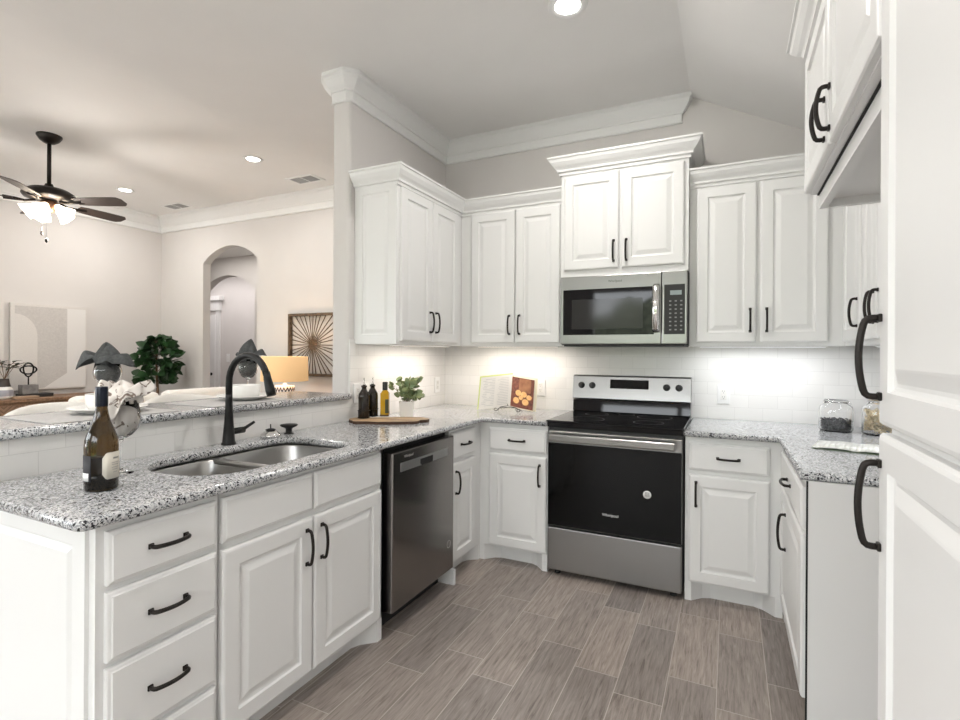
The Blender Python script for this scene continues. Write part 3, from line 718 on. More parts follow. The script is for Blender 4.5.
goblet('goblet', 'clear stemmed glass with grey napkin on the bar, behind the wine bottle', GA, .042, .205, .052)
goblet('goblet', 'clear stemmed glass with grey napkin on the bar, behind the faucet', GB, .042, .205, .052)
napkin('napkin', 'dark grey cloth napkin flopping wide from the bar glass left of the faucet', GA, gray_cloth, [(a_cam+PI, .086, .095, .42, .036), (a_cam, .058, .072, .72, .022), (a_cam-HP, .006, .03, .8, .0)], .205, .042, .052, 5, .070, (a_cam+2.6, .012))
napkin('napkin', 'dark grey cloth napkin standing in the bar glass behind the faucet arch', GB, gray_cloth, [(a_cam, .055, .045, .50, .035), (a_cam+PI-.3, .018, .03, .6, .01)], .205, .042, .052, 9, .095, (a_cam+1.0, .02))
# plates, bowls, placemats
mat_m = noisy('grey_woven_placemat', (.42, .41, .40), (.52, .51, .50), 200, .8, bump=.4)
bm = B(); rbox(bm, -.17, .17, -.225, .225, 0, .003, .001); pm = link('placemat', bm, mat_m)
pm.location = (-.155, -2.455, 1.0763); tag(pm, 'pale grey placemat on the bar left of the faucet, under the near plate', 'placemat', 'placemats on the bar')
pm2 = pm.copy(); C.objects.link(pm2); pm2.location = (-.155, -1.850, 1.0763); pm2['label'] = 'pale grey placemat on the bar behind the faucet, under the far plate'
def plate(loc, label):
    bm = B(); lathe(bm, [(0, 0), (.075, 0), (.085, .004), (.128, .019), (.134, .022), (.132, .024), (.085, .010), (.070, .006), (0, .006)], seg=48)
    o = link('plate', bm, white_cer); o.location = loc; return tag(o, label, 'plate', 'white plates on the bar')
def sbowl(loc, label):
    bm = B(); lathe(bm, [(0, 0), (.048, 0), (.064, .006), (.073, .026), (.076, .066), (.074, .068), (.072, .064), (.068, .028), (.055, .010), (0, .008)], seg=44)
    o = link('bowl', bm, white_cer); o.location = loc; return tag(o, label, 'bowl', 'white bowls on the bar')
PA, PB = (-.165, -2.405, 1.0798), (-.165, -1.765, 1.0798)
plate(PA, 'white plate on the bar partly hidden by the wine bottle'); plate(PB, 'white plate on the bar behind the black faucet neck')
sbowl((PA[0], PA[1], PA[2]+.007), 'white bowl on the plate behind the wine bottle'); sbowl((PB[0], PB[1], PB[2]+.007), 'white bowl on the plate behind the black faucet neck')

# cutting board and what stands on it
bm = B(); n = 40; prof = []
for i in range(n):
    a = 2*PI*i/n; rx, ry = .105, .225; k = 1+.07*math.sin(3*a+1)+.05*math.sin(5*a)+.04*math.sin(8*a+2)
    sgn = lambda q, p_: math.copysign(abs(q)**p_, q)
    prof.append((rx*k*sgn(math.cos(a), .65), ry*k*sgn(math.sin(a), .65)))
fs = prism(bm, prof, 0, .016)
for f_ in fs[2:]: f_.material_index = 1
cb = link('cutting_board', bm, [board_w, simple('bark_edge', (.06, .03, .018), .8)]); cb.location = (.262, -1.115, .9145); cb.rotation_euler = (0, 0, math.radians(-58))
tag(cb, 'live-edge wooden board holding the oil bottles and potted plant', 'board')
BZ = .931
dkglass = simple('dark_brown_bottle_glass', (.018, .012, .008), .12)
def oil_bottle(x, y, label):
    t = thing('oil_bottle', label, 'bottle', (x, y, BZ), 0, 'dark oil bottles in the wire caddy')
    bm = B(); lathe(bm, [(0, 0), (.031, 0), (.033, .004), (.033, .125), (.031, .143), (.020, .162), (.014, .172), (.0135, .182), (.017, .183), (.017, .194), (.009, .196), (0, .196)], seg=28); link('body', bm, dkglass, t)
    bm = B(); lathe(bm, [(0, .194), (.009, .196), (.009, .202), (.004, .208), (.003, .236), (.0045, .239), (0, .240)], seg=14); link('pourer', bm, chrome, t)
oil_bottle(.098, -1.140, 'dark brown oil bottle with metal pourer, nearer of the pair'); oil_bottle(.090, -1.048, 'dark brown oil bottle with metal pourer, behind its twin')
cdy = thing('bottle_caddy', 'thin dark wire caddy around the two brown oil bottles', 'caddy', (.094, -1.094, BZ), math.radians(95))
bm = B()
for cx in (-.0462, .0462):
    tube(bm, [(cx+.0365*math.cos(2*PI*i/24), .0365*math.sin(2*PI*i/24), .045) for i in range(25)], .0014, 6, cap=False)
    tube(bm, [(cx+.0365*math.cos(2*PI*i/24), .0365*math.sin(2*PI*i/24), .003) for i in range(25)], .0014, 6, cap=False)
    for a in (.5, 2.6, 3.7, 5.8): tube(bm, [(cx+.0365*math.cos(a), .0365*math.sin(a), .0), (cx+.0365*math.cos(a), .0365*math.sin(a), .046)], .0014, 6)
for e_ in (-1, 1): tube(bm, [(e_*.083, 0, .045), (e_*.088, 0, .050), (e_*.092, 0, .060), (e_*.086, 0, .064)], .0016, 6)
link('wire_frame', bm, black_m, cdy)
ob = thing('olive_oil_bottle', 'square bottle of golden olive oil with black cap', 'bottle', (.150, -1.002, BZ), math.radians(28))
bm = B(); rbox(bm, -.026, .026, -.026, .026, 0, .145, .006, seg=3); lathe(bm, [(.025, .143), (.020, .152), (.013, .160), (.0125, .170), (0, .170)], seg=24)
link('body', bm, simple('golden_oil', (.78, .46, .02), .05, 0, Transmission_Weight=.45, IOR=1.45), ob)
bm = B(); lathe(bm, [(.0155, .160), (.0160, .161), (.0160, .208), (.0145, .210), (0, .210)], seg=24); link('cap', bm, black_pl, ob)
boxo('label', .004, .0262, -.0268, -.0260, .02, .105, simple('dark_green_label', (.05, .055, .02), .6), ob)
boxo('base_band', -.0268, .0268, -.0268, .0268, .0, .012, simple('brown_base', (.10, .05, .01), .3), ob, .003)
pp = thing('potted_plant', 'eucalyptus-like plant in a small white square pot on the board', 'plant', (.268, -.940, BZ), math.radians(30))
bm = B(); v8 = []
for k, z in ((.038, 0), (.045, .092), (.041, .092), (.039, .075)): v8.append([bm.verts.new((sx*k, sy*k, z)) for sx, sy in ((-1, -1), (1, -1), (1, 1), (-1, 1))])
for a, b_ in zip(v8, v8[1:]):
    for i in range(4): bm.faces.new((a[i], a[(i+1) % 4], b_[(i+1) % 4], b_[i]))
bm.faces.new(v8[0]); bm.faces.new(v8[-1]); link('pot', bm, white_cer, pp)
def leaf(bm, p, d, L, W_, up=(0, 0, 1), mi=0, droop=.15, rnd=False):
    p = Vector(p); d = Vector(d).normalized(); s = d.cross(Vector(up))
    if s.length < 1e-3: s = Vector((1, 0, 0))
    s.normalize(); nrm = s.cross(d); n = 6; rows = []
    for i in range(n+1):
        t = i/n; w_ = W_*(math.sin(PI*min(1, t**.8))**(.6 if rnd else .8)) if 0 < i < n else W_*.04
        c = p+d*L*t - nrm*L*droop*t*t
        rows.append([bm.verts.new(c-s*w_/2+nrm*w_*.12), bm.verts.new(c), bm.verts.new(c+s*w_/2+nrm*w_*.12)])
    for a, b_ in zip(rows, rows[1:]):
        for k in (0, 1):
            f_ = bm.faces.new((a[k], a[k+1], b_[k+1], b_[k])); f_.smooth = True; f_.material_index = mi
bm = B(); bs = B(); rnd = random.Random(4)
for k in range(15):
    a = rnd.uniform(0, 2*PI); out = rnd.uniform(.02, .105); h = rnd.uniform(.05, .15)
    P0 = Vector((.01*math.cos(a), .01*math.sin(a), .07)); P2 = Vector((out*math.cos(a), out*math.sin(a), .07+h)); P1 = (P0+P2)/2+Vector((0, 0, .02))
    tube(bs, [P0, P1, P2], .0012, 5)
    for t in (.35, .6, .8, 1.0):
        q = P0.lerp(P1, t*2) if t < .5 else P1.lerp(P2, t*2-1)
        for e_ in (-1, 1):
            b2 = a+e_*rnd.uniform(.7, 1.7); leaf(bm, q, (math.cos(b2), math.sin(b2), rnd.uniform(0, .9)), rnd.uniform(.036, .050), rnd.uniform(.030, .042), up=(rnd.uniform(-1, 1), rnd.uniform(-1, 1), rnd.uniform(-.2, .8)), rnd=True)
link('foliage', bm, euc_m, pp, recalc=False); link('stems', bs, twig_m, pp)

# cookbook on easel
es = thing('book_easel', 'black scrolled wire easel under the open cookbook', 'easel', (.675, -.280, .9145), math.radians(2))
bm = B()
tube(bm, [(-.09, .03, .002), (-.06, -.015, .030), (0, -.02, .042), (.06, -.015, .030), (.09, .03, .002)], .002, 6)
tube(bm, [(-.05, -.02, .030), (.05, -.02, .030)], .002, 6)
for e_ in (-1, 1):
    pts = [(e_*.055, -.02, .030)]
    for i in range(14): a = i/13*1.75*PI; r_ = .016-.008*i/13; pts.append((e_*(.084-r_*math.cos(a)*1.0), -.035, .016-r_*math.sin(a)*.8))
    tube(bm, pts, .0022, 6)
tube(bm, [(0, -.02, .042), (.0, -.022, .056)], .002, 6)
tube(bm, [(-.06, -.015, .030), (-.06, .02, .012), (-.06, .105, .012), (-.045, .145, .13), (.045, .145, .13), (.06, .105, .012), (.06, .02, .012), (.06, -.015, .030)], .002, 6)
tube(bm, [(0, .145, .13), (0, .19, .002)], .002, 6)
link('wire_frame', bm, black_m, es)
bk = thing('cookbook', 'open cookbook showing a photo of round biscuits on its right page', 'book', (.665, -.235, .945), math.radians(3))
lean = -.20
def page(bm, x0, x1, h, y0, y1, th, mi=0):
    """a leaf block from the spine x0 to x1 with a shallow curve, leaning back"""
    n = 8; F, Bk = [], []
    for i in range(n+1):
        t = i/n; x = x0+(x1-x0)*t; y = y0+(y1-y0)*t-.010*math.sin(PI*t)
        F.append((x, y)); Bk.append((x, y+th))
    def pt(q, z): return (q[0], q[1]+z*.22, z-.12*abs(q[0]))
    f0 = [bm.verts.new(pt(q, 0)) for q in F]; f1 = [bm.verts.new(pt(q, h)) for q in F]; b0 = [bm.verts.new(pt(q, 0)) for q in Bk]; b1 = [bm.verts.new(pt(q, h)) for q in Bk]
    for i in range(n):
        for quad in ((f0[i], f0[i+1], f1[i+1], f1[i]), (b0[i+1], b0[i], b1[i], b1[i+1]), (f1[i], f1[i+1], b1[i+1], b1[i]), (f0[i+1], f0[i], b0[i], b0[i+1])):
            bm.faces.new(quad).material_index = mi
    for k in (0, n): bm.faces.new((f0[k], f1[k], b1[k], b0[k])).material_index = mi
def on_page(x0, x1, y0, y1, t, z, off=.0012):
    x = x0+(x1-x0)*t; return (x, y0+(y1-y0)*t-.010*math.sin(PI*t)+z*.22-off, z-.12*abs(x))
page_m = simple('off_white_page', (.66, .64, .60), .6); lime = simple('lime_cover', (.55, .62, .22), .5); cream_c = simple('cream_page_edge', (.80, .74, .58), .6)
bm = B(); page(bm, 0, -.205, .225, .0, -.085, .010); link('left_pages', bm, page_m, bk)
bm = B(); page(bm, 0, .185, .215, .0, -.050, .008); rp = link('right_pages', bm, cream_c, bk)
bm = B(); page(bm, 0, -.228, .235, .012, -.055, .003); page(bm, 0, .200, .225, .012, -.030, .003, 1); link('cover', bm, [lime, cream_c], bk)
bm = B(); rnd = random.Random(2)
for r_ in range(17):
    z = .205-r_*.0115
    for c0, c1 in ((.08, .44), (.52, .93)):
        t1 = c1-rnd.uniform(0, .1); vs = [bm.verts.new(on_page(0, -.205, 0, -.085, t, zz)) for t, zz in ((c0, z), (t1, z), (t1, z+.003), (c0, z+.003))]; bm.faces.new(vs)
link('page_text', bm, simple('grey_print', (.45, .45, .44), .7), bk, recalc=False)
# printed photo: dark red-brown cloth, board, biscuits
def patch(bm, t0, t1, z0, z1, mi, off):
    n = 8
    for i in range(n):
        a = t0+(t1-t0)*i/n; b_ = t0+(t1-t0)*(i+1)/n
        f_ = bm.faces.new([bm.verts.new(on_page(0, .185, 0, -.050, t, z, off)) for t, z in ((a, z0), (b_, z0), (b_, z1), (a, z1))]); f_.material_index = mi
bm = B(); patch(bm, .02, .99, .006, .212, 0, .0012); patch(bm, .36, .86, .115, .208, 1, .0016)
def disc(bm, t, z, r, mi, off, sz=1):
    n = 16; f_ = bm.faces.new([bm.verts.new(on_page(0, .185, 0, -.050, t+r*math.cos(2*PI*i/n)/.185, z+r*sz*math.sin(2*PI*i/n), off)) for i in range(n)]); f_.material_index = mi
for t, z, r_ in ((.36, .105, .024), (.60, .100, .023), (.82, .085, .020), (.28, .052, .025), (.52, .045, .0), (.68, .050, .025), (.48, .075, .017)):
    if r_: disc(bm, t, z, r_+.002, 3, .0020, .85); disc(bm, t-.01, z+.002, r_, 2, .0024, .85)
link('page_photo', bm, [noisy('photo_red_brown', (.10, .02, .012), (.26, .08, .045), 60, .5), noisy('photo_board_brown', (.25, .09, .04), (.45, .2, .09), 20, .5), noisy('photo_biscuit', (.80, .42, .14), (.9, .55, .24), 60, .5), simple('photo_biscuit_edge', (.35, .14, .04), .5)], bk, recalc=False)

# ================================================================ RIGHT COUNTER
def jar(loc, label, r_, H_, fill_fn, s=1):
    j = thing('glass_jar', label, 'jar', loc)
    o_ = [(0, 0), (r_*.90, 0), (r_, .010), (r_, H_*.72), (r_*.93, H_*.84), (r_*.68, H_*.92), (r_*.66, H_)]
    i_ = [(r_*.66-.003, H_), (r_*.68-.003, H_*.91), (r_*.93-.004, H_*.825), (r_-.004, H_*.72), (r_-.004, .012), (r_*.88, .006), (0, .006)]
    bm = B(); lathe(bm, o_+i_, seg=44); link('body', bm, glass_m, j)
    bm = B(); lathe(bm, [(r_*.72, H_*.985), (r_*.72, H_*1.03), (r_*.64, H_*1.055), (0, H_*1.06), (0, H_*1.045), (r_*.60, H_*1.04), (r_*.67, H_*1.01), (r_*.67, H_*.985)], seg=40); link('lid', bm, glass_m, j)
    bm = B(); tube(bm, [(r_*.735*math.cos(2*PI*i/36), r_*.735*math.sin(2*PI*i/36), H_*.99) for i in range(37)], .0022, 6, cap=False)
    tube(bm, [(r_*.735, 0, H_*.99), (r_*.86, 0, H_*.93), (r_*.84, 0, H_*.84)], .002, 6); link('wire_clamp', bm, chrome, j)
    fill_fn(j); return j
def fill_beans(j):
    bm = B(); rnd = random.Random(5)
    lathe(bm, [(0, .008), (.066, .008), (.0665, .058), (0, .060)], seg=30)
    for k in range(170):
        a = rnd.uniform(0, 2*PI); r_ = rnd.choice((.067, .067, rnd.uniform(0, .065))); z = rnd.uniform(.012, .066) if r_ == .067 else rnd.uniform(.06, .068)
        c = Vector((r_*math.cos(a), r_*math.sin(a), z)); lathe(bm, [(0, -.0045), (.0042, -.001), (.0042, .001), (0, .0045)], c, 6)
    o = link('contents', bm, noisy('dark_grey_beans', (.015, .017, .02), (.10, .105, .11), 90, .5), j)
def fill_pasta(j):
    bm = B(); rnd = random.Random(8)
    for k in range(330):
        a = rnd.uniform(0, 2*PI); r_ = .070*math.sqrt(rnd.uniform(0.25, 1)); z = rnd.uniform(.016, .125)
        c = Vector((r_*math.cos(a), r_*math.sin(a), z)); d = Vector((rnd.uniform(-1, 1), rnd.uniform(-1, 1), rnd.uniform(-1, 1))).normalized()*.009
        m_ = d.cross(Vector((0, 0, 1))).normalized()*.006
        tube(bm, [c-d, c+m_*.4, c+d], .0045, 6)
    link('contents', bm, noisy('pale_pasta', (.82, .66, .40), (.92, .82, .60), 60, .6), j)
jar((2.580, -.270, .9145), 'clear lidded glass jar one third full of dark beans', .078, .160, fill_beans)
jar((2.765, -.330, .9145), 'clear glass jar full of pale pasta beside the pantry handle', .082, .170, fill_pasta)
mg = thing('magazine', 'open magazine lying on the granite in front of the bean jar', 'magazine', (2.565, -.87, .9145), math.radians(-14))
def curl(bm, sgn, th, mi):
    n = 8; a = []
    for i in range(n+1):
        t = i/n; x = sgn*.155*t; z = .004+.006*math.sin(PI*min(1, t*1.1))*(1-t*.4)+ .001; a.append((x, z))
    for (x0, z0), (x1, z1) in zip(a, a[1:]):
        vs = [bm.verts.new((x, y, z)) for x, y, z in ((x0, -.11, z0), (x1, -.11, z1), (x1, .11, z1), (x0, .11, z0))]; bm.faces.new(vs).smooth = True
bm = B(); curl(bm, -1, .003, 0); curl(bm, 1, .003, 0); o = link('pages', bm, noisy('printed_magazine_page', (.60, .62, .56), (.82, .82, .80), 16, .35), mg, recalc=False)
s_ = o.modifiers.new('s', 'SOLIDIFY'); s_.thickness = .004; s_.offset = 0
boxo('cover', -.155, .155, -.11, .11, 0, .0015, simple('green_cover', (.10, .16, .07), .4), mg)

# outlets and switches
def outlet(loc, rz, label, w_=.074, gang=1, parent=None):
    t = thing('wall_outlet', label, 'outlet', loc, rz)
    W2 = w_*gang/2
    bm = B(); rbox(bm, -W2, W2, -.006, 0, -.060, .060, .003); link('cover_plate', bm, white_pl, t)
    for g_ in range(gang):
        cx = -W2+w_/2+g_*w_
        bm = B(); rbox(bm, cx-.017, cx+.017, -.0085, -.005, -.034, .034, .002); fr = link('receptacle', bm, white_cer, t)
        bm = B()
        for dz in (-.018, .018):
            for dx in (-.006, .006): rbox(bm, cx+dx-.0012, cx+dx+.0012, -.0090, -.0084, dz-.001, dz+.007)
            rbox(bm, cx-.0025, cx+.0025, -.0090, -.0084, dz-.010, dz-.006)
        link('slots', bm, slot_m, fr)
    return t
outlet((2.030, -.0105, 1.070), 0, 'white duplex outlet on the tile right of the range')
outlet((.815, -.0105, 1.070), 0, 'white duplex outlet on the tile behind the cookbook')
outlet((.0105, -1.06, 1.072), HP, 'white double outlet plate at the left end of the tiled backsplash', gang=2)
outlet((.0105, -.14, 1.072), HP, 'white outlet on the left wall tile near the corner')

# under-cabinet light bars (the source of the glow on the tile)
def ubar(loc, L, rz, label, power, col):
    t = thing('under_cabinet_light', label, 'light', loc, rz)
    boxo('housing', -L/2, L/2, -.015, .015, -.006, 0, white_pl, t); boxo('lens', -L/2+.01, L/2-.01, -.011, .011, -.007, -.006, emis('lens_glow', col, 1.5), t)
    l = bpy.data.lights.new('bar_light', 'AREA'); l.shape = 'RECTANGLE'; l.size = L-.02; l.size_y = .02; l.energy = power; l.color = col
    lo = bpy.data.objects.new('bar_light', l); C.objects.link(lo); lo.parent = t; lo.location = (0, 0, -.009)
WARM, COOL = (1, .90, .81), (.95, .97, 1)
ubar((.20, -.66, 1.3715), .72, HP, 'light bar under the left wall cabinet', 2.3, WARM)
ubar((.70, -.20, 1.3715), .62, 0, 'light bar under the wall cabinet above the cookbook', 2.3, WARM)
ubar((2.22, -.20, 1.3715), .66, 0, 'light bar under the wall cabinet right of the microwave', 1.9, COOL)
ubar((2.74, -.80, 1.3715), .80, HP, 'light bar under the right wall cabinets', 1.9, COOL)

# ================================================================ CEILING FIXTURES
def downlight(x, y, z, label, power, col=(1, .96, .92)):
    t = thing('recessed_light', label, 'ceiling light', (x, y, z), 0, 'recessed ceiling downlights')
    bm = B(); lathe(bm, [(.060, -.001), (.066, -.006), (.092, -.004), (.095, 0), (.060, 0)], seg=36); link('trim_ring', bm, white_pl, t)
    bm = B(); lathe(bm, [(0, -.003), (.060, -.003), (.060, 0), (0, 0)], seg=36); link('lens', bm, led_m, t)
    l = bpy.data.lights.new('downlight', 'AREA'); l.shape = 'DISK'; l.size = .12; l.energy = power; l.color = col
    lo = bpy.data.objects.new('downlight_light', l); C.objects.link(lo); lo.parent = t; lo.location = (0, 0, -.009)
downlight(-2.13, -.056, LC, 'lit recessed downlight nearer the wall post', 14); downlight(-4.30, -.004, LC, 'lit recessed downlight beyond the ceiling fan', 14)
downlight(1.352, -1.20, KC, 'lit recessed downlight at the top edge above the kitchen', 14)
downlight(.0, -3.2, KC, 'recessed downlight over the peninsula, added out of view to light the room', 16); downlight(1.3, -3.9, KC, 'recessed downlight behind the camera, added out of view to light the room', 9)  # two unseen extra downlights, added as room light
def vent(x, y, label):
    t = thing('ceiling_vent', label, 'vent', (x, y, LC), 0, 'ceiling air vents')
    bm = B(); rbox(bm, -.19, .19, -.11, -.08, -.008, 0, .002); rbox(bm, -.19, .19, .08, .11, -.008, 0, .002); rbox(bm, -.19, -.15, -.08, .08, -.008, 0, .002); rbox(bm, .15, .19, -.08, .08, -.008, 0, .002)
    rbox(bm, -.006, .006, -.08, .08, -.007, 0); link('frame', bm, white_pl, t)
    boxo('duct_opening', -.15, .15, -.08, .08, -.0015, 0, slot_m, t)
    bm = B()
    for i in range(9): y_ = -.07+i*.0175; rbox(bm, -.15, .15, y_-.002, y_+.002, -.007, -.001)
    link('louvres', bm, simple('vent_grey', (.45, .45, .45), .5), t)
vent(-2.10, .60, 'white louvred ceiling vent beside the wall post'); vent(-4.39, .68, 'white louvred ceiling vent near the far corner')
# ceiling fan
FX, FY = -3.30, -1.20
fan = thing('ceiling_fan', 'dark bronze five-blade ceiling fan with lit glass shades', 'ceiling fan', (FX, FY, LC))
bm = B(); lathe(bm, [(0, 0), (.092, 0), (.092, -.010), (.070, -.045), (.042, -.066), (.018, -.074), (0, -.074)], seg=32); link('canopy', bm, bronze, fan)
bm = B(); tube(bm, [(0, 0, -.07), (0, 0, -.445)], .0155, 12); lathe(bm, [(.0, -.42), (.028, -.425), (.034, -.445), (.050, -.462), (0, -.462)], seg=20); link('downrod', bm, bronze, fan)
bm = B(); lathe(bm, [(0, -.455), (.06, -.458), (.14, -.475), (.185, -.505), (.190, -.530), (.175, -.550), (.11, -.570), (0, -.572)], seg=40); link('motor', bm, bronze, fan)
for k in range(5):
    a = math.radians(25+72*k)
    T = [(.235, .050), (.30, .060), (.45, .068), (.60, .070), (.635, .066), (.665, .035)]
    bm = B(); up_ = []
    for r_, hw in T: up_.append([bm.verts.new((r_, s_*hw, -.575-s_*hw*.24)) for s_ in (-1, 1)])
    lo_ = [[bm.verts.new(v.co+Vector((0, 0, -.006))) for v in q] for q in up_]
    for i in range(len(T)-1):
        bm.faces.new((up_[i][0], up_[i+1][0], up_[i+1][1], up_[i][1])); bm.faces.new((lo_[i][1], lo_[i+1][1], lo_[i+1][0], lo_[i][0]))
        bm.faces.new((up_[i][0], lo_[i][0], lo_[i+1][0], up_[i+1][0])); bm.faces.new((up_[i][1], up_[i+1][1], lo_[i+1][1], lo_[i][1]))
    bm.faces.new((up_[0][1], lo_[0][1], lo_[0][0], up_[0][0])); bm.faces.new((up_[-1][0], lo_[-1][0], lo_[-1][1], up_[-1][1]))
    o = link('blade', bm, blade_m, fan); o.rotation_euler = (0, 0, a)
    bm = B(); tube(bm, [(.09, 0, -.575), (.16, 0, -.592), (.22, .014, -.585), (.30, .024, -.582)], .011, 8, ry=.5); tube(bm, [(.16, 0, -.592), (.22, -.016, -.589), (.30, -.024, -.588)], .009, 8, ry=.5)
    link('bracket', bm, bronze, o)
bm = B(); lathe(bm, [(0, -.570), (.050, -.573), (.066, -.590), (.068, -.635), (.042, -.665), (0, -.670)], seg=28); link('light_kit', bm, simple('copper_bronze', (.25, .13, .08), .35, .8), fan)
shade_g = simple('frosted_shade_glass', (1, .95, .88), .25, 0, Transmission_Weight=.9, IOR=1.3)
shade_g.node_tree.nodes['Principled BSDF'].inputs['Emission Color'].default_value = (1, .88, .72, 1); shade_g.node_tree.nodes['Principled BSDF'].inputs['Emission Strength'].default_value = 2.0
bulb_m = emis('bulb_glow', (1, .85, .65), 30)
for k in range(5):
    a = 2*PI*k/5+.5; c = Vector((math.cos(a), math.sin(a), 0))
    base = Vector((0, 0, -.615))+c*.060; dirn = (c*1.0+Vector((0, 0, -.75))).normalized()
    M_ = Matrix.Translation(base) @ Vector((0, 0, 1)).rotation_difference(dirn).to_matrix().to_4x4()
    bm = B(); n_ = 24; prof = [(.018, 0), (.026, .014), (.034, .050), (.050, .090), (.068, .125), (.065, .126), (.047, .090), (.031, .050), (.018, .018)]
    lathe(bm, prof, seg=n_)
    for v in bm.verts:   # fluted bell rim
        q = math.hypot(v.co.x, v.co.y)
        if q > .04: f2 = 1+.07*math.cos(6*math.atan2(v.co.y, v.co.x)); v.co.x *= f2; v.co.y *= f2
    bmesh.ops.transform(bm, matrix=M_, verts=bm.verts); sh = link('lamp_shade', bm, shade_g, fan)
    bm = B(); lathe(bm, [(0, .02), (.012, .03), (.022, .055), (.018, .078), (0, .085)], seg=16); bmesh.ops.transform(bm, matrix=M_, verts=bm.verts); link('bulb', bm, bulb_m, sh)
for dx, L in ((-.045, .20), (.03, .27)):
    bm = B(); tube(bm, [(dx, -.03, -.66), (dx, -.03, -.66-L+.03)], .0014, 5); link('pull_chain', bm, chrome, fan)
    bm = B(); lathe(bm, [(0, 0), (.010, -.012), (.012, -.035), (0, -.048)], (dx, -.03, -.66-L+.03), 10); link('chain_fob', bm, bronze, fan)
l = bpy.data.lights.new('fan_light', 'POINT'); l.energy = 30; l.color = (1, .93, .87); l.shadow_soft_size = .12
lo = bpy.data.objects.new('fan_light', l); C.objects.link(lo); lo.parent = fan; lo.location = (0, 0, -.86)

# ================================================================ LIVING ROOM
# bar stools
def stool(loc, label):
    t = thing('bar_stool', label, 'stool', loc, 0, 'cream barrel-back bar stools')
    bm = B(); rbox(bm, -.21, .21, -.22, .22, .66, .74, .03, seg=3); link('seat', bm, fabric_w, t)
    bm = B(); n = 22; rows = []
    for i in range(n+1):
        a = math.radians(62+236*i/n); k = math.sin(PI*i/n)**.45; zt = .80+.255*k
        row = []
        for r_, z in ((.225, .67), (.245, zt-.02), (.255, zt), (.275, zt+.008), (.295, zt-.004), (.300, zt-.03), (.27, .66)):
            row.append(bm.verts.new((r_*math.cos(a), r_*math.sin(a)*1.0, z)))
        rows.append(row)
    for a, b_ in zip(rows, rows[1:]):
        for j in range(7): bm.faces.new((a[j], a[(j+1) % 7], b_[(j+1) % 7], b_[j])).smooth = True
    bm.faces.new(rows[0]); bm.faces.new(list(reversed(rows[-1]))); link('backrest', bm, fabric_w, t)
    for sx in (-1, 1):
        for sy in (-1, 1):
            bm = B(); tube(bm, [(sx*.19, sy*.19, 0), (sx*.15, sy*.15, .67)], [.012, .019], 10); link('leg', bm, twig_m, t)
    bm = B(); tube(bm, [(-.17, -.17, .25), (.17, -.17, .25), (.17, .17, .25), (-.17, .17, .25), (-.17, -.17, .25)], .010, 8); link('footrest', bm, twig_m, t)
stool((-.72, -2.22, 0), 'cream barrel-back bar stool behind the wine bottle, left one'); stool((-.72, -1.60, 0), 'cream barrel-back bar stool behind the faucet')
# sofa
sf = thing('sofa', 'white sofa whose loose back cushions just clear the bar', 'sofa', (-3.50, -.18, 0))
bm = B(); rbox(bm, -.45, .42, -.95, .95, .10, .42, .04, seg=3); link('base', bm, fabric_w, sf)
bm = B(); rbox(bm, .24, .45, -.95, .95, .12, .80, .06, seg=4); link('backrest', bm, fabric_w, sf)
for e_ in (-1, 1):
    bm = B(); rbox(bm, -.45, .42, e_*.95-.09, e_*.95+.09, .12, .62, .06, seg=4); link('arm', bm, fabric_w, sf)
for y in (-.43, .43):
    bm = B(); rbox(bm, -.43, .24, y-.42, y+.42, .40, .54, .04, seg=3); link('seat_cushion', bm, fabric_w, sf)
    bm = B(); rbox(bm, .05, .24, y-.40, y+.40, .52, .90, .07, seg=4); o = link('back_cushion', bm, fabric_w, sf)
for sx in (-.40, .38):
    for sy in (-.85, .85):
        bm = B(); tube(bm, [(sx, sy, 0), (sx, sy, .12)], [.018, .025], 10); link('leg', bm, twig_m, sf)
# side table + lamp
st = thing('side_table', 'small dark side table under the lamp, mostly hidden by the bar', 'table', (-2.28, .50, 0))
bm = B(); lathe(bm, [(0, .70), (.24, .70), (.245, .715), (.24, .73), (0, .73)], seg=36); link('tabletop', bm, walnut, st)
bm = B(); lathe(bm, [(0, 0), (.17, 0), (.17, .015), (.03, .03), (.025, .70), (0, .70)], seg=28); link('pedestal', bm, walnut, st)
lp = thing('table_lamp', 'table lamp with wide amber drum shade and white patterned base', 'lamp', (-2.28, .50, .7305))
bm = B(); lathe(bm, [(0, 0), (.07, 0), (.075, .01), (.098, .03), (.105, .12), (.105, .20), (.098, .225), (.02, .232), (.018, .25), (0, .25)], seg=32)
pm_, nt, b = new_mat('white_ceramic_black_zigzag'); g = N(nt, 'ShaderNodeTexCoord'); s = N(nt, 'ShaderNodeSeparateXYZ'); nt.links.new(g.outputs['Object'], s.inputs[0])
an = math_(nt, 'ARCTAN2', s.outputs[1], s.outputs[0]); zz = math_(nt, 'PINGPONG', math_(nt, 'MULTIPLY', an, 3.0), .5)
st_ = math_(nt, 'LESS_THAN', math_(nt, 'ABSOLUTE', math_(nt, 'SUBTRACT', math_(nt, 'SUBTRACT', s.outputs[2], .165), math_(nt, 'MULTIPLY', zz, .08))), .014)
nt.links.new(mixc(nt, st_, (.85, .85, .87), (.03, .03, .04)), b.inputs['Base Color']); b.inputs['Roughness'].default_value = .3
link('base', bm, pm_, lp)
bm = B(); tube(bm, [(0, 0, .25), (0, 0, .45)], .008, 10); link('neck', bm, chrome, lp)
sh_m, nt, b = new_mat('amber_linen_shade'); b.inputs['Base Color'].default_value = (.74, .50, .27, 1); b.inputs['Roughness'].default_value = .9
b.inputs['Emission Color'].default_value = (1, .60, .27, 1); b.inputs['Emission Strength'].default_value = .30
bm = B(); lathe(bm, [(.245, .275), (.238, .540), (.235, .540), (.242, .275)], seg=48); o = link('lamp_shade', bm, sh_m, lp)
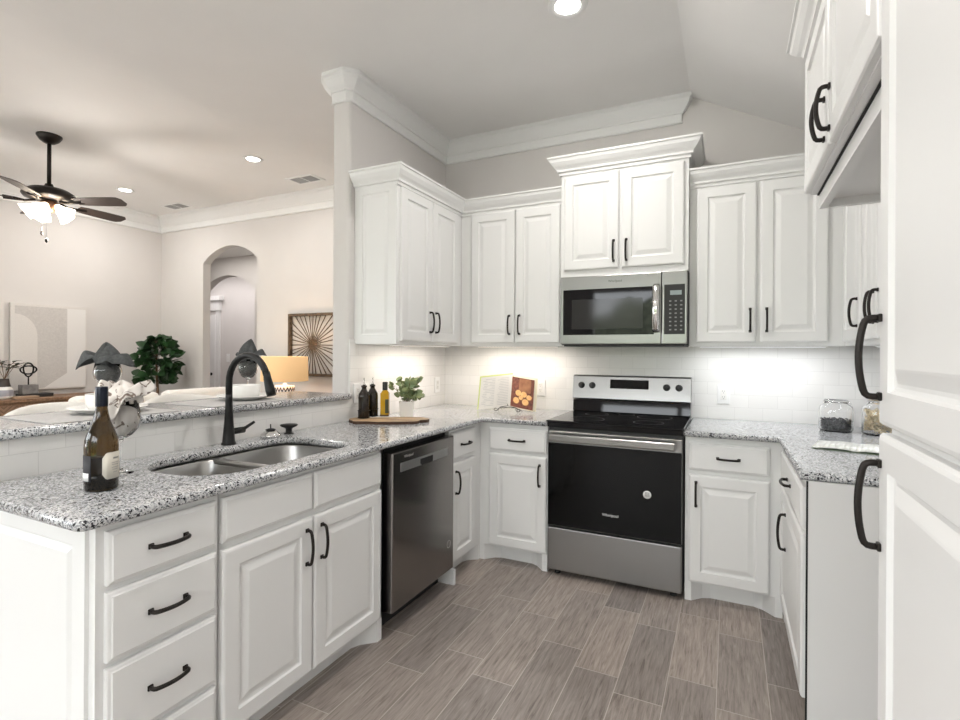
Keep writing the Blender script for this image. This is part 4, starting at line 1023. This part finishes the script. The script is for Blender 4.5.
bm = B(); lathe(bm, [(0, .36), (.02, .37), (.032, .41), (.025, .44), (0, .455)], seg=16); link('bulb', bm, bulb_m, lp)
bm = B(); tube(bm, [(-.237, 0, .53), (.237, 0, .53)], .002, 6); tube(bm, [(0, -.237, .53), (0, .237, .53)], .002, 6); tube(bm, [(0, 0, .45), (0, 0, .533)], .003, 6); link('harp', bm, chrome, lp)
l = bpy.data.lights.new('lamp_light', 'POINT'); l.energy = 6; l.color = (1, .75, .5); l.shadow_soft_size = .05
lo = bpy.data.objects.new('lamp_light', l); C.objects.link(lo); lo.parent = lp; lo.location = (0, 0, .50)
# sunburst wall art on the arch wall
sb = thing('wall_art', 'square wooden frame with radiating sunburst rods, beside the post', 'wall art', (-2.34, .999, 1.405))
bm = B(); s_ = .37
for q in ((-s_, s_, -s_, -s_+.03), (-s_, s_, s_-.03, s_)): rbox(bm, q[0], q[1], -.05, -.002, q[2], q[3], .002)
for q in ((-s_, -s_+.03), (s_-.03, s_)): rbox(bm, q[0], q[1], -.05, -.002, -s_+.03, s_-.03, .002)
link('frame', bm, dark_wood, sb); bm = B()
for k in range(36):
    a = 2*PI*k/36+random.uniform(-.03, .03); m = .345/max(abs(math.cos(a)), abs(math.sin(a)))
    tube(bm, [(.012*math.cos(a), -.030, .012*math.sin(a)), (m*math.cos(a), -.022, m*math.sin(a))], [.004, .0065], 6)
lathe(bm, [(0, -.01), (.02, -.005), (.02, .005), (0, .01)], (0, -.03, 0), 12); link('rods', bm, dark_wood, sb)
# canvases
cv_m = noisy('warm_white_canvas', (.66, .63, .60), (.72, .69, .66), 120, .85, bump=.3); cv_b = noisy('beige_canvas_paint', (.53, .505, .485), (.60, .575, .55), 60, .85); cv_w = simple('white_canvas_paint', (.76, .74, .72), .85)
def canvas(y0, y1, label, mirror=False):
    t = thing('canvas_painting', label, 'painting', (-5.198, (y0+y1)/2, 1.36), HP, 'abstract canvases over the sideboard')
    w_ = y1-y0; H_ = .99
    bm = B(); rbox(bm, -w_/2, w_/2, -.04, 0, -H_/2, H_/2, .003); link('canvas', bm, cv_m, t)
    X = lambda u: (w_/2-u*w_) if mirror else (-w_/2+u*w_)
    Z = lambda v: -H_/2+v*H_
    def poly(bm, pts, mi, off):
        bm.faces.new([bm.verts.new((X(u), -.0405-off, Z(v))) for u, v in pts]).material_index = mi
    bm = B(); poly(bm, [(.33, .02), (.72, .02), (.72, .97), (.05, .97), (.05, .88)]+[(.05+.28*math.sin(i/8*HP), .62+.26*math.cos(i/8*HP)) for i in range(9)]+[(.33, .3)], 0, 0)
    poly(bm, [(.72, .18), (.98, .34), (.98, .97), (.72, .97)], 1, .0002); poly(bm, [(.42, .02), (.98, .02), (.98, .33)], 1, .0004)
    link('painted_shapes', bm, [cv_b, cv_w], t, recalc=False)
canvas(-.72, .04, 'abstract beige and white canvas, the fully visible one left of the fig tree'); canvas(-1.52, -.78, 'abstract beige canvas cut off by the left edge of the view', True)
# sideboard
sbd = thing('sideboard', 'wooden sideboard with herringbone doors under the canvases', 'sideboard', (-4.88, .12, 0), HP)
sbd.location = (-4.72, -1.72, 0)
bm = B(); rbox(bm, 0, 1.80, 0, .44, .14, .765); link('carcass', bm, walnut, sbd)
bm = B(); rbox(bm, -.02, 1.82, -.02, .45, .765, .80, .004); link('top', bm, walnut, sbd)
hb, nt, b = new_mat('herringbone_wood'); g = N(nt, 'ShaderNodeTexCoord'); s = N(nt, 'ShaderNodeSeparateXYZ'); nt.links.new(g.outputs['Object'], s.inputs[0])
pq = math_(nt, 'PINGPONG', s.outputs[0], .11); fr = math_(nt, 'FRACT', math_(nt, 'MULTIPLY', math_(nt, 'ADD', s.outputs[2], pq), 22.0))
r = ramp(nt, [(0, (.09, .05, .03)), (.2, (.22, .13, .08)), (.8, (.30, .19, .12)), (1, (.14, .08, .05))]); nt.links.new(fr, r.inputs[0]); nt.links.new(r.outputs[0], b.inputs['Base Color']); b.inputs['Roughness'].default_value = .6
for k in range(4):
    bm = B(); rbox(bm, .03+k*.44, .03+k*.44+.415, -.012, 0, .17, .735, .003); d = link('door', bm, hb, sbd)
    bm = B(); lathe(bm, [(0, 0), (.012, .004), (.010, .016), (0, .018)], seg=12); o = link('knob', bm, black_m, d); o.location = (.03+k*.44+(.38 if k % 2 == 0 else .035), -.012, .45); o.rotation_euler = (HP, 0, 0)
for x in (.06, 1.74):
    for y in (.05, .39):
        bm = B(); tube(bm, [(x, y, 0), (x, y, .14)], [.02, .028], 8); link('leg', bm, walnut, sbd)
# on the sideboard
vs_ = thing('vase', 'white and grey banded vase with dark neck, holding leafy twigs', 'vase', (-4.92, -.865, .8005))
bm = B(); lathe(bm, [(0, 0), (.060, 0), (.072, .02), (.075, .07), (.070, .11), (.055, .13)], seg=28); link('body', bm, white_cer, vs_)
bm = B(); lathe(bm, [(.056, .129), (.045, .17), (.040, .215), (.036, .215), (.038, .15)], seg=28); link('neck', bm, simple('dark_brown_glaze', (.05, .035, .03), .4), vs_)
bm = B(); lathe(bm, [(.0732, .030), (.0765, .055), (.0760, .085), (.0732, .095)], seg=28); link('band', bm, simple('grey_blue_band', (.38, .38, .42), .5), vs_)
tw = B(); lf = B(); rnd = random.Random(12)
for k in range(9):
    a = rnd.uniform(0, 2*PI); P0 = Vector((0, 0, .20)); P2 = Vector((.16*math.cos(a), .16*math.sin(a), .30+rnd.uniform(0, .12))); P1 = (P0+P2)/2+Vector((0, 0, .05)); tube(tw, [P0, P1, P2], .0025, 5)
    for t in (.5, .7, .85, 1):
        q = P1.lerp(P2, t*2-1); b2 = rnd.uniform(0, 2*PI); leaf(lf, q, (math.cos(b2), math.sin(b2), rnd.uniform(-.3, .7)), .07, .035)
br_ = thing('twig_arrangement', 'dark leafy twigs standing in the banded vase', 'plant', (-4.92, -.865, .8055))
link('stems', tw, twig_m, br_); link('foliage', lf, noisy('dusky_leaf', (.03, .035, .03), (.12, .14, .09), 20, .6), br_, recalc=False)
bm = B(); rbox(bm, -.07, .07, -.10, .12, 0, .020, .002); o = link('book', bm, simple('tan_cover', (.40, .27, .18), .6)); o.location = (-4.88, -.72, .8005); tag(o, 'flat tan book lying between the vase and the knot sculpture', 'book')
bm = B(); rbox(bm, -.09, .09, -.14, .14, 0, .035, .003); o = link('book', bm, simple('black_cover', (.02, .02, .02), .5)); o.location = (-5.0, -.56, .8005); tag(o, 'thick black book under the grey block of the sculpture', 'book')
sc_ = thing('knot_sculpture', 'black interlocking ring sculpture on a grey block', 'sculpture', (-5.0, -.62, .836))
boxo('block', -.05, .05, -.075, .075, 0, .10, noisy('grey_stone', (.16, .15, .15), (.26, .25, .24), 20, .8), sc_, .004)
bm = B(); tube(bm, [(0, 0, .10), (0, 0, .20)], .007, 8); link('post', bm, black_m, sc_)
for rot, (rx, rz_) in ((.0, (.075, .045)), (HP, (.075, .045))):
    bm = B(); tube(bm, [(.01*math.sin(2*PI*i/32*2), (rx if rot == 0 else rz_)*math.cos(2*PI*i/32), .265+(rz_ if rot == 0 else rx)*math.sin(2*PI*i/32)) for i in range(33)], .008, 8, cap=False); link('ring', bm, black_m, sc_)
# fig tree
fg = thing('fig_tree', 'potted fiddle-leaf fig tree in the far living room corner', 'plant', (-4.62, .58, 0))
bm = B(); lathe(bm, [(0, 0), (.13, 0), (.16, .28), (.15, .28), (.14, .25), (0, .25)], seg=28); link('pot', bm, pot_m, fg)
bm = B(); tube(bm, [(0, 0, .24), (.01, .01, .7), (-.01, 0, 1.1), (0, 0, 1.45)], [.022, .018, .014, .008], 10)
lf = B(); rnd = random.Random(21)
for k in range(230):
    t = rnd.random(); z = .90+.58*t; R_ = .245*math.sin(PI*min(.97, .18+.80*t))**.7; a = rnd.uniform(0, 2*PI); r_ = R_*rnd.uniform(.15, 1)
    p = (r_*math.cos(a), r_*math.sin(a), z); a2 = a+rnd.uniform(-.6, .6)
    leaf(lf, p, (math.cos(a2), math.sin(a2), rnd.uniform(-.5, .9)), rnd.uniform(.10, .15), rnd.uniform(.08, .11), up=(rnd.uniform(-1, 1), rnd.uniform(-1, 1), rnd.uniform(-.1, .8)), droop=.2)
for k in range(8):
    a = 2*PI*k/8; tube(bm, [(0, 0, 1.0+.05*k), (.12*math.cos(a), .12*math.sin(a), 1.12+.05*k)], [.006, .003], 6)
link('trunk', bm, twig_m, fg); link('foliage', lf, leaf_m, fg, recalc=False)
# hall door with header, switch plate
hd_ = struct(boxo('door_1', -8.05, -7.26, 3.40, 3.448, 0, 2.06, trim_m)); 
bm = B(); rbox(bm, -7.26, -7.16, 3.41, 3.45, 0, 2.14); rbox(bm, -8.15, -7.13, 3.39, 3.45, 2.14, 2.34); rbox(bm, -8.18, -7.06, 3.34, 3.45, 2.34, 2.43); rbox(bm, -8.15, -8.05, 3.41, 3.45, 0, 2.14); struct(link('trim_8', bm, trim_m))
bm = B(); lathe(bm, [(0, 0), (.03, 0), (.03, .008), (.012, .012), (.012, .04), (.028, .05), (.030, .065), (0, .078)], seg=20); o = link('door_knob', bm, black_m, hd_); o.location = (-7.36, 3.40, .86); o.rotation_euler = (HP, 0, 0)
sw = thing('light_switch', 'white light switch plate on the hall wall seen through the arch', 'switch', (-6.93, 3.449, 1.19))
bm = B(); rbox(bm, -.045, .045, -.006, 0, -.08, .08, .002); link('cover_plate', bm, white_pl, sw); boxo('rocker', -.016, .016, -.010, -.005, -.034, .034, white_cer, sw, .002)
area_light('hall_fill_light', (-6.3, 2.80, 2.84), (0, 0, 0), 2.4, .5, 20, (1, .95, .945)); area_light('vestibule_fill_light', (-4.8, 1.62, 2.84), (0, 0, 0), 1.6, .4, 11, (1, .95, .9))  # fill lights without fixtures, added to brighten the hall behind the arch
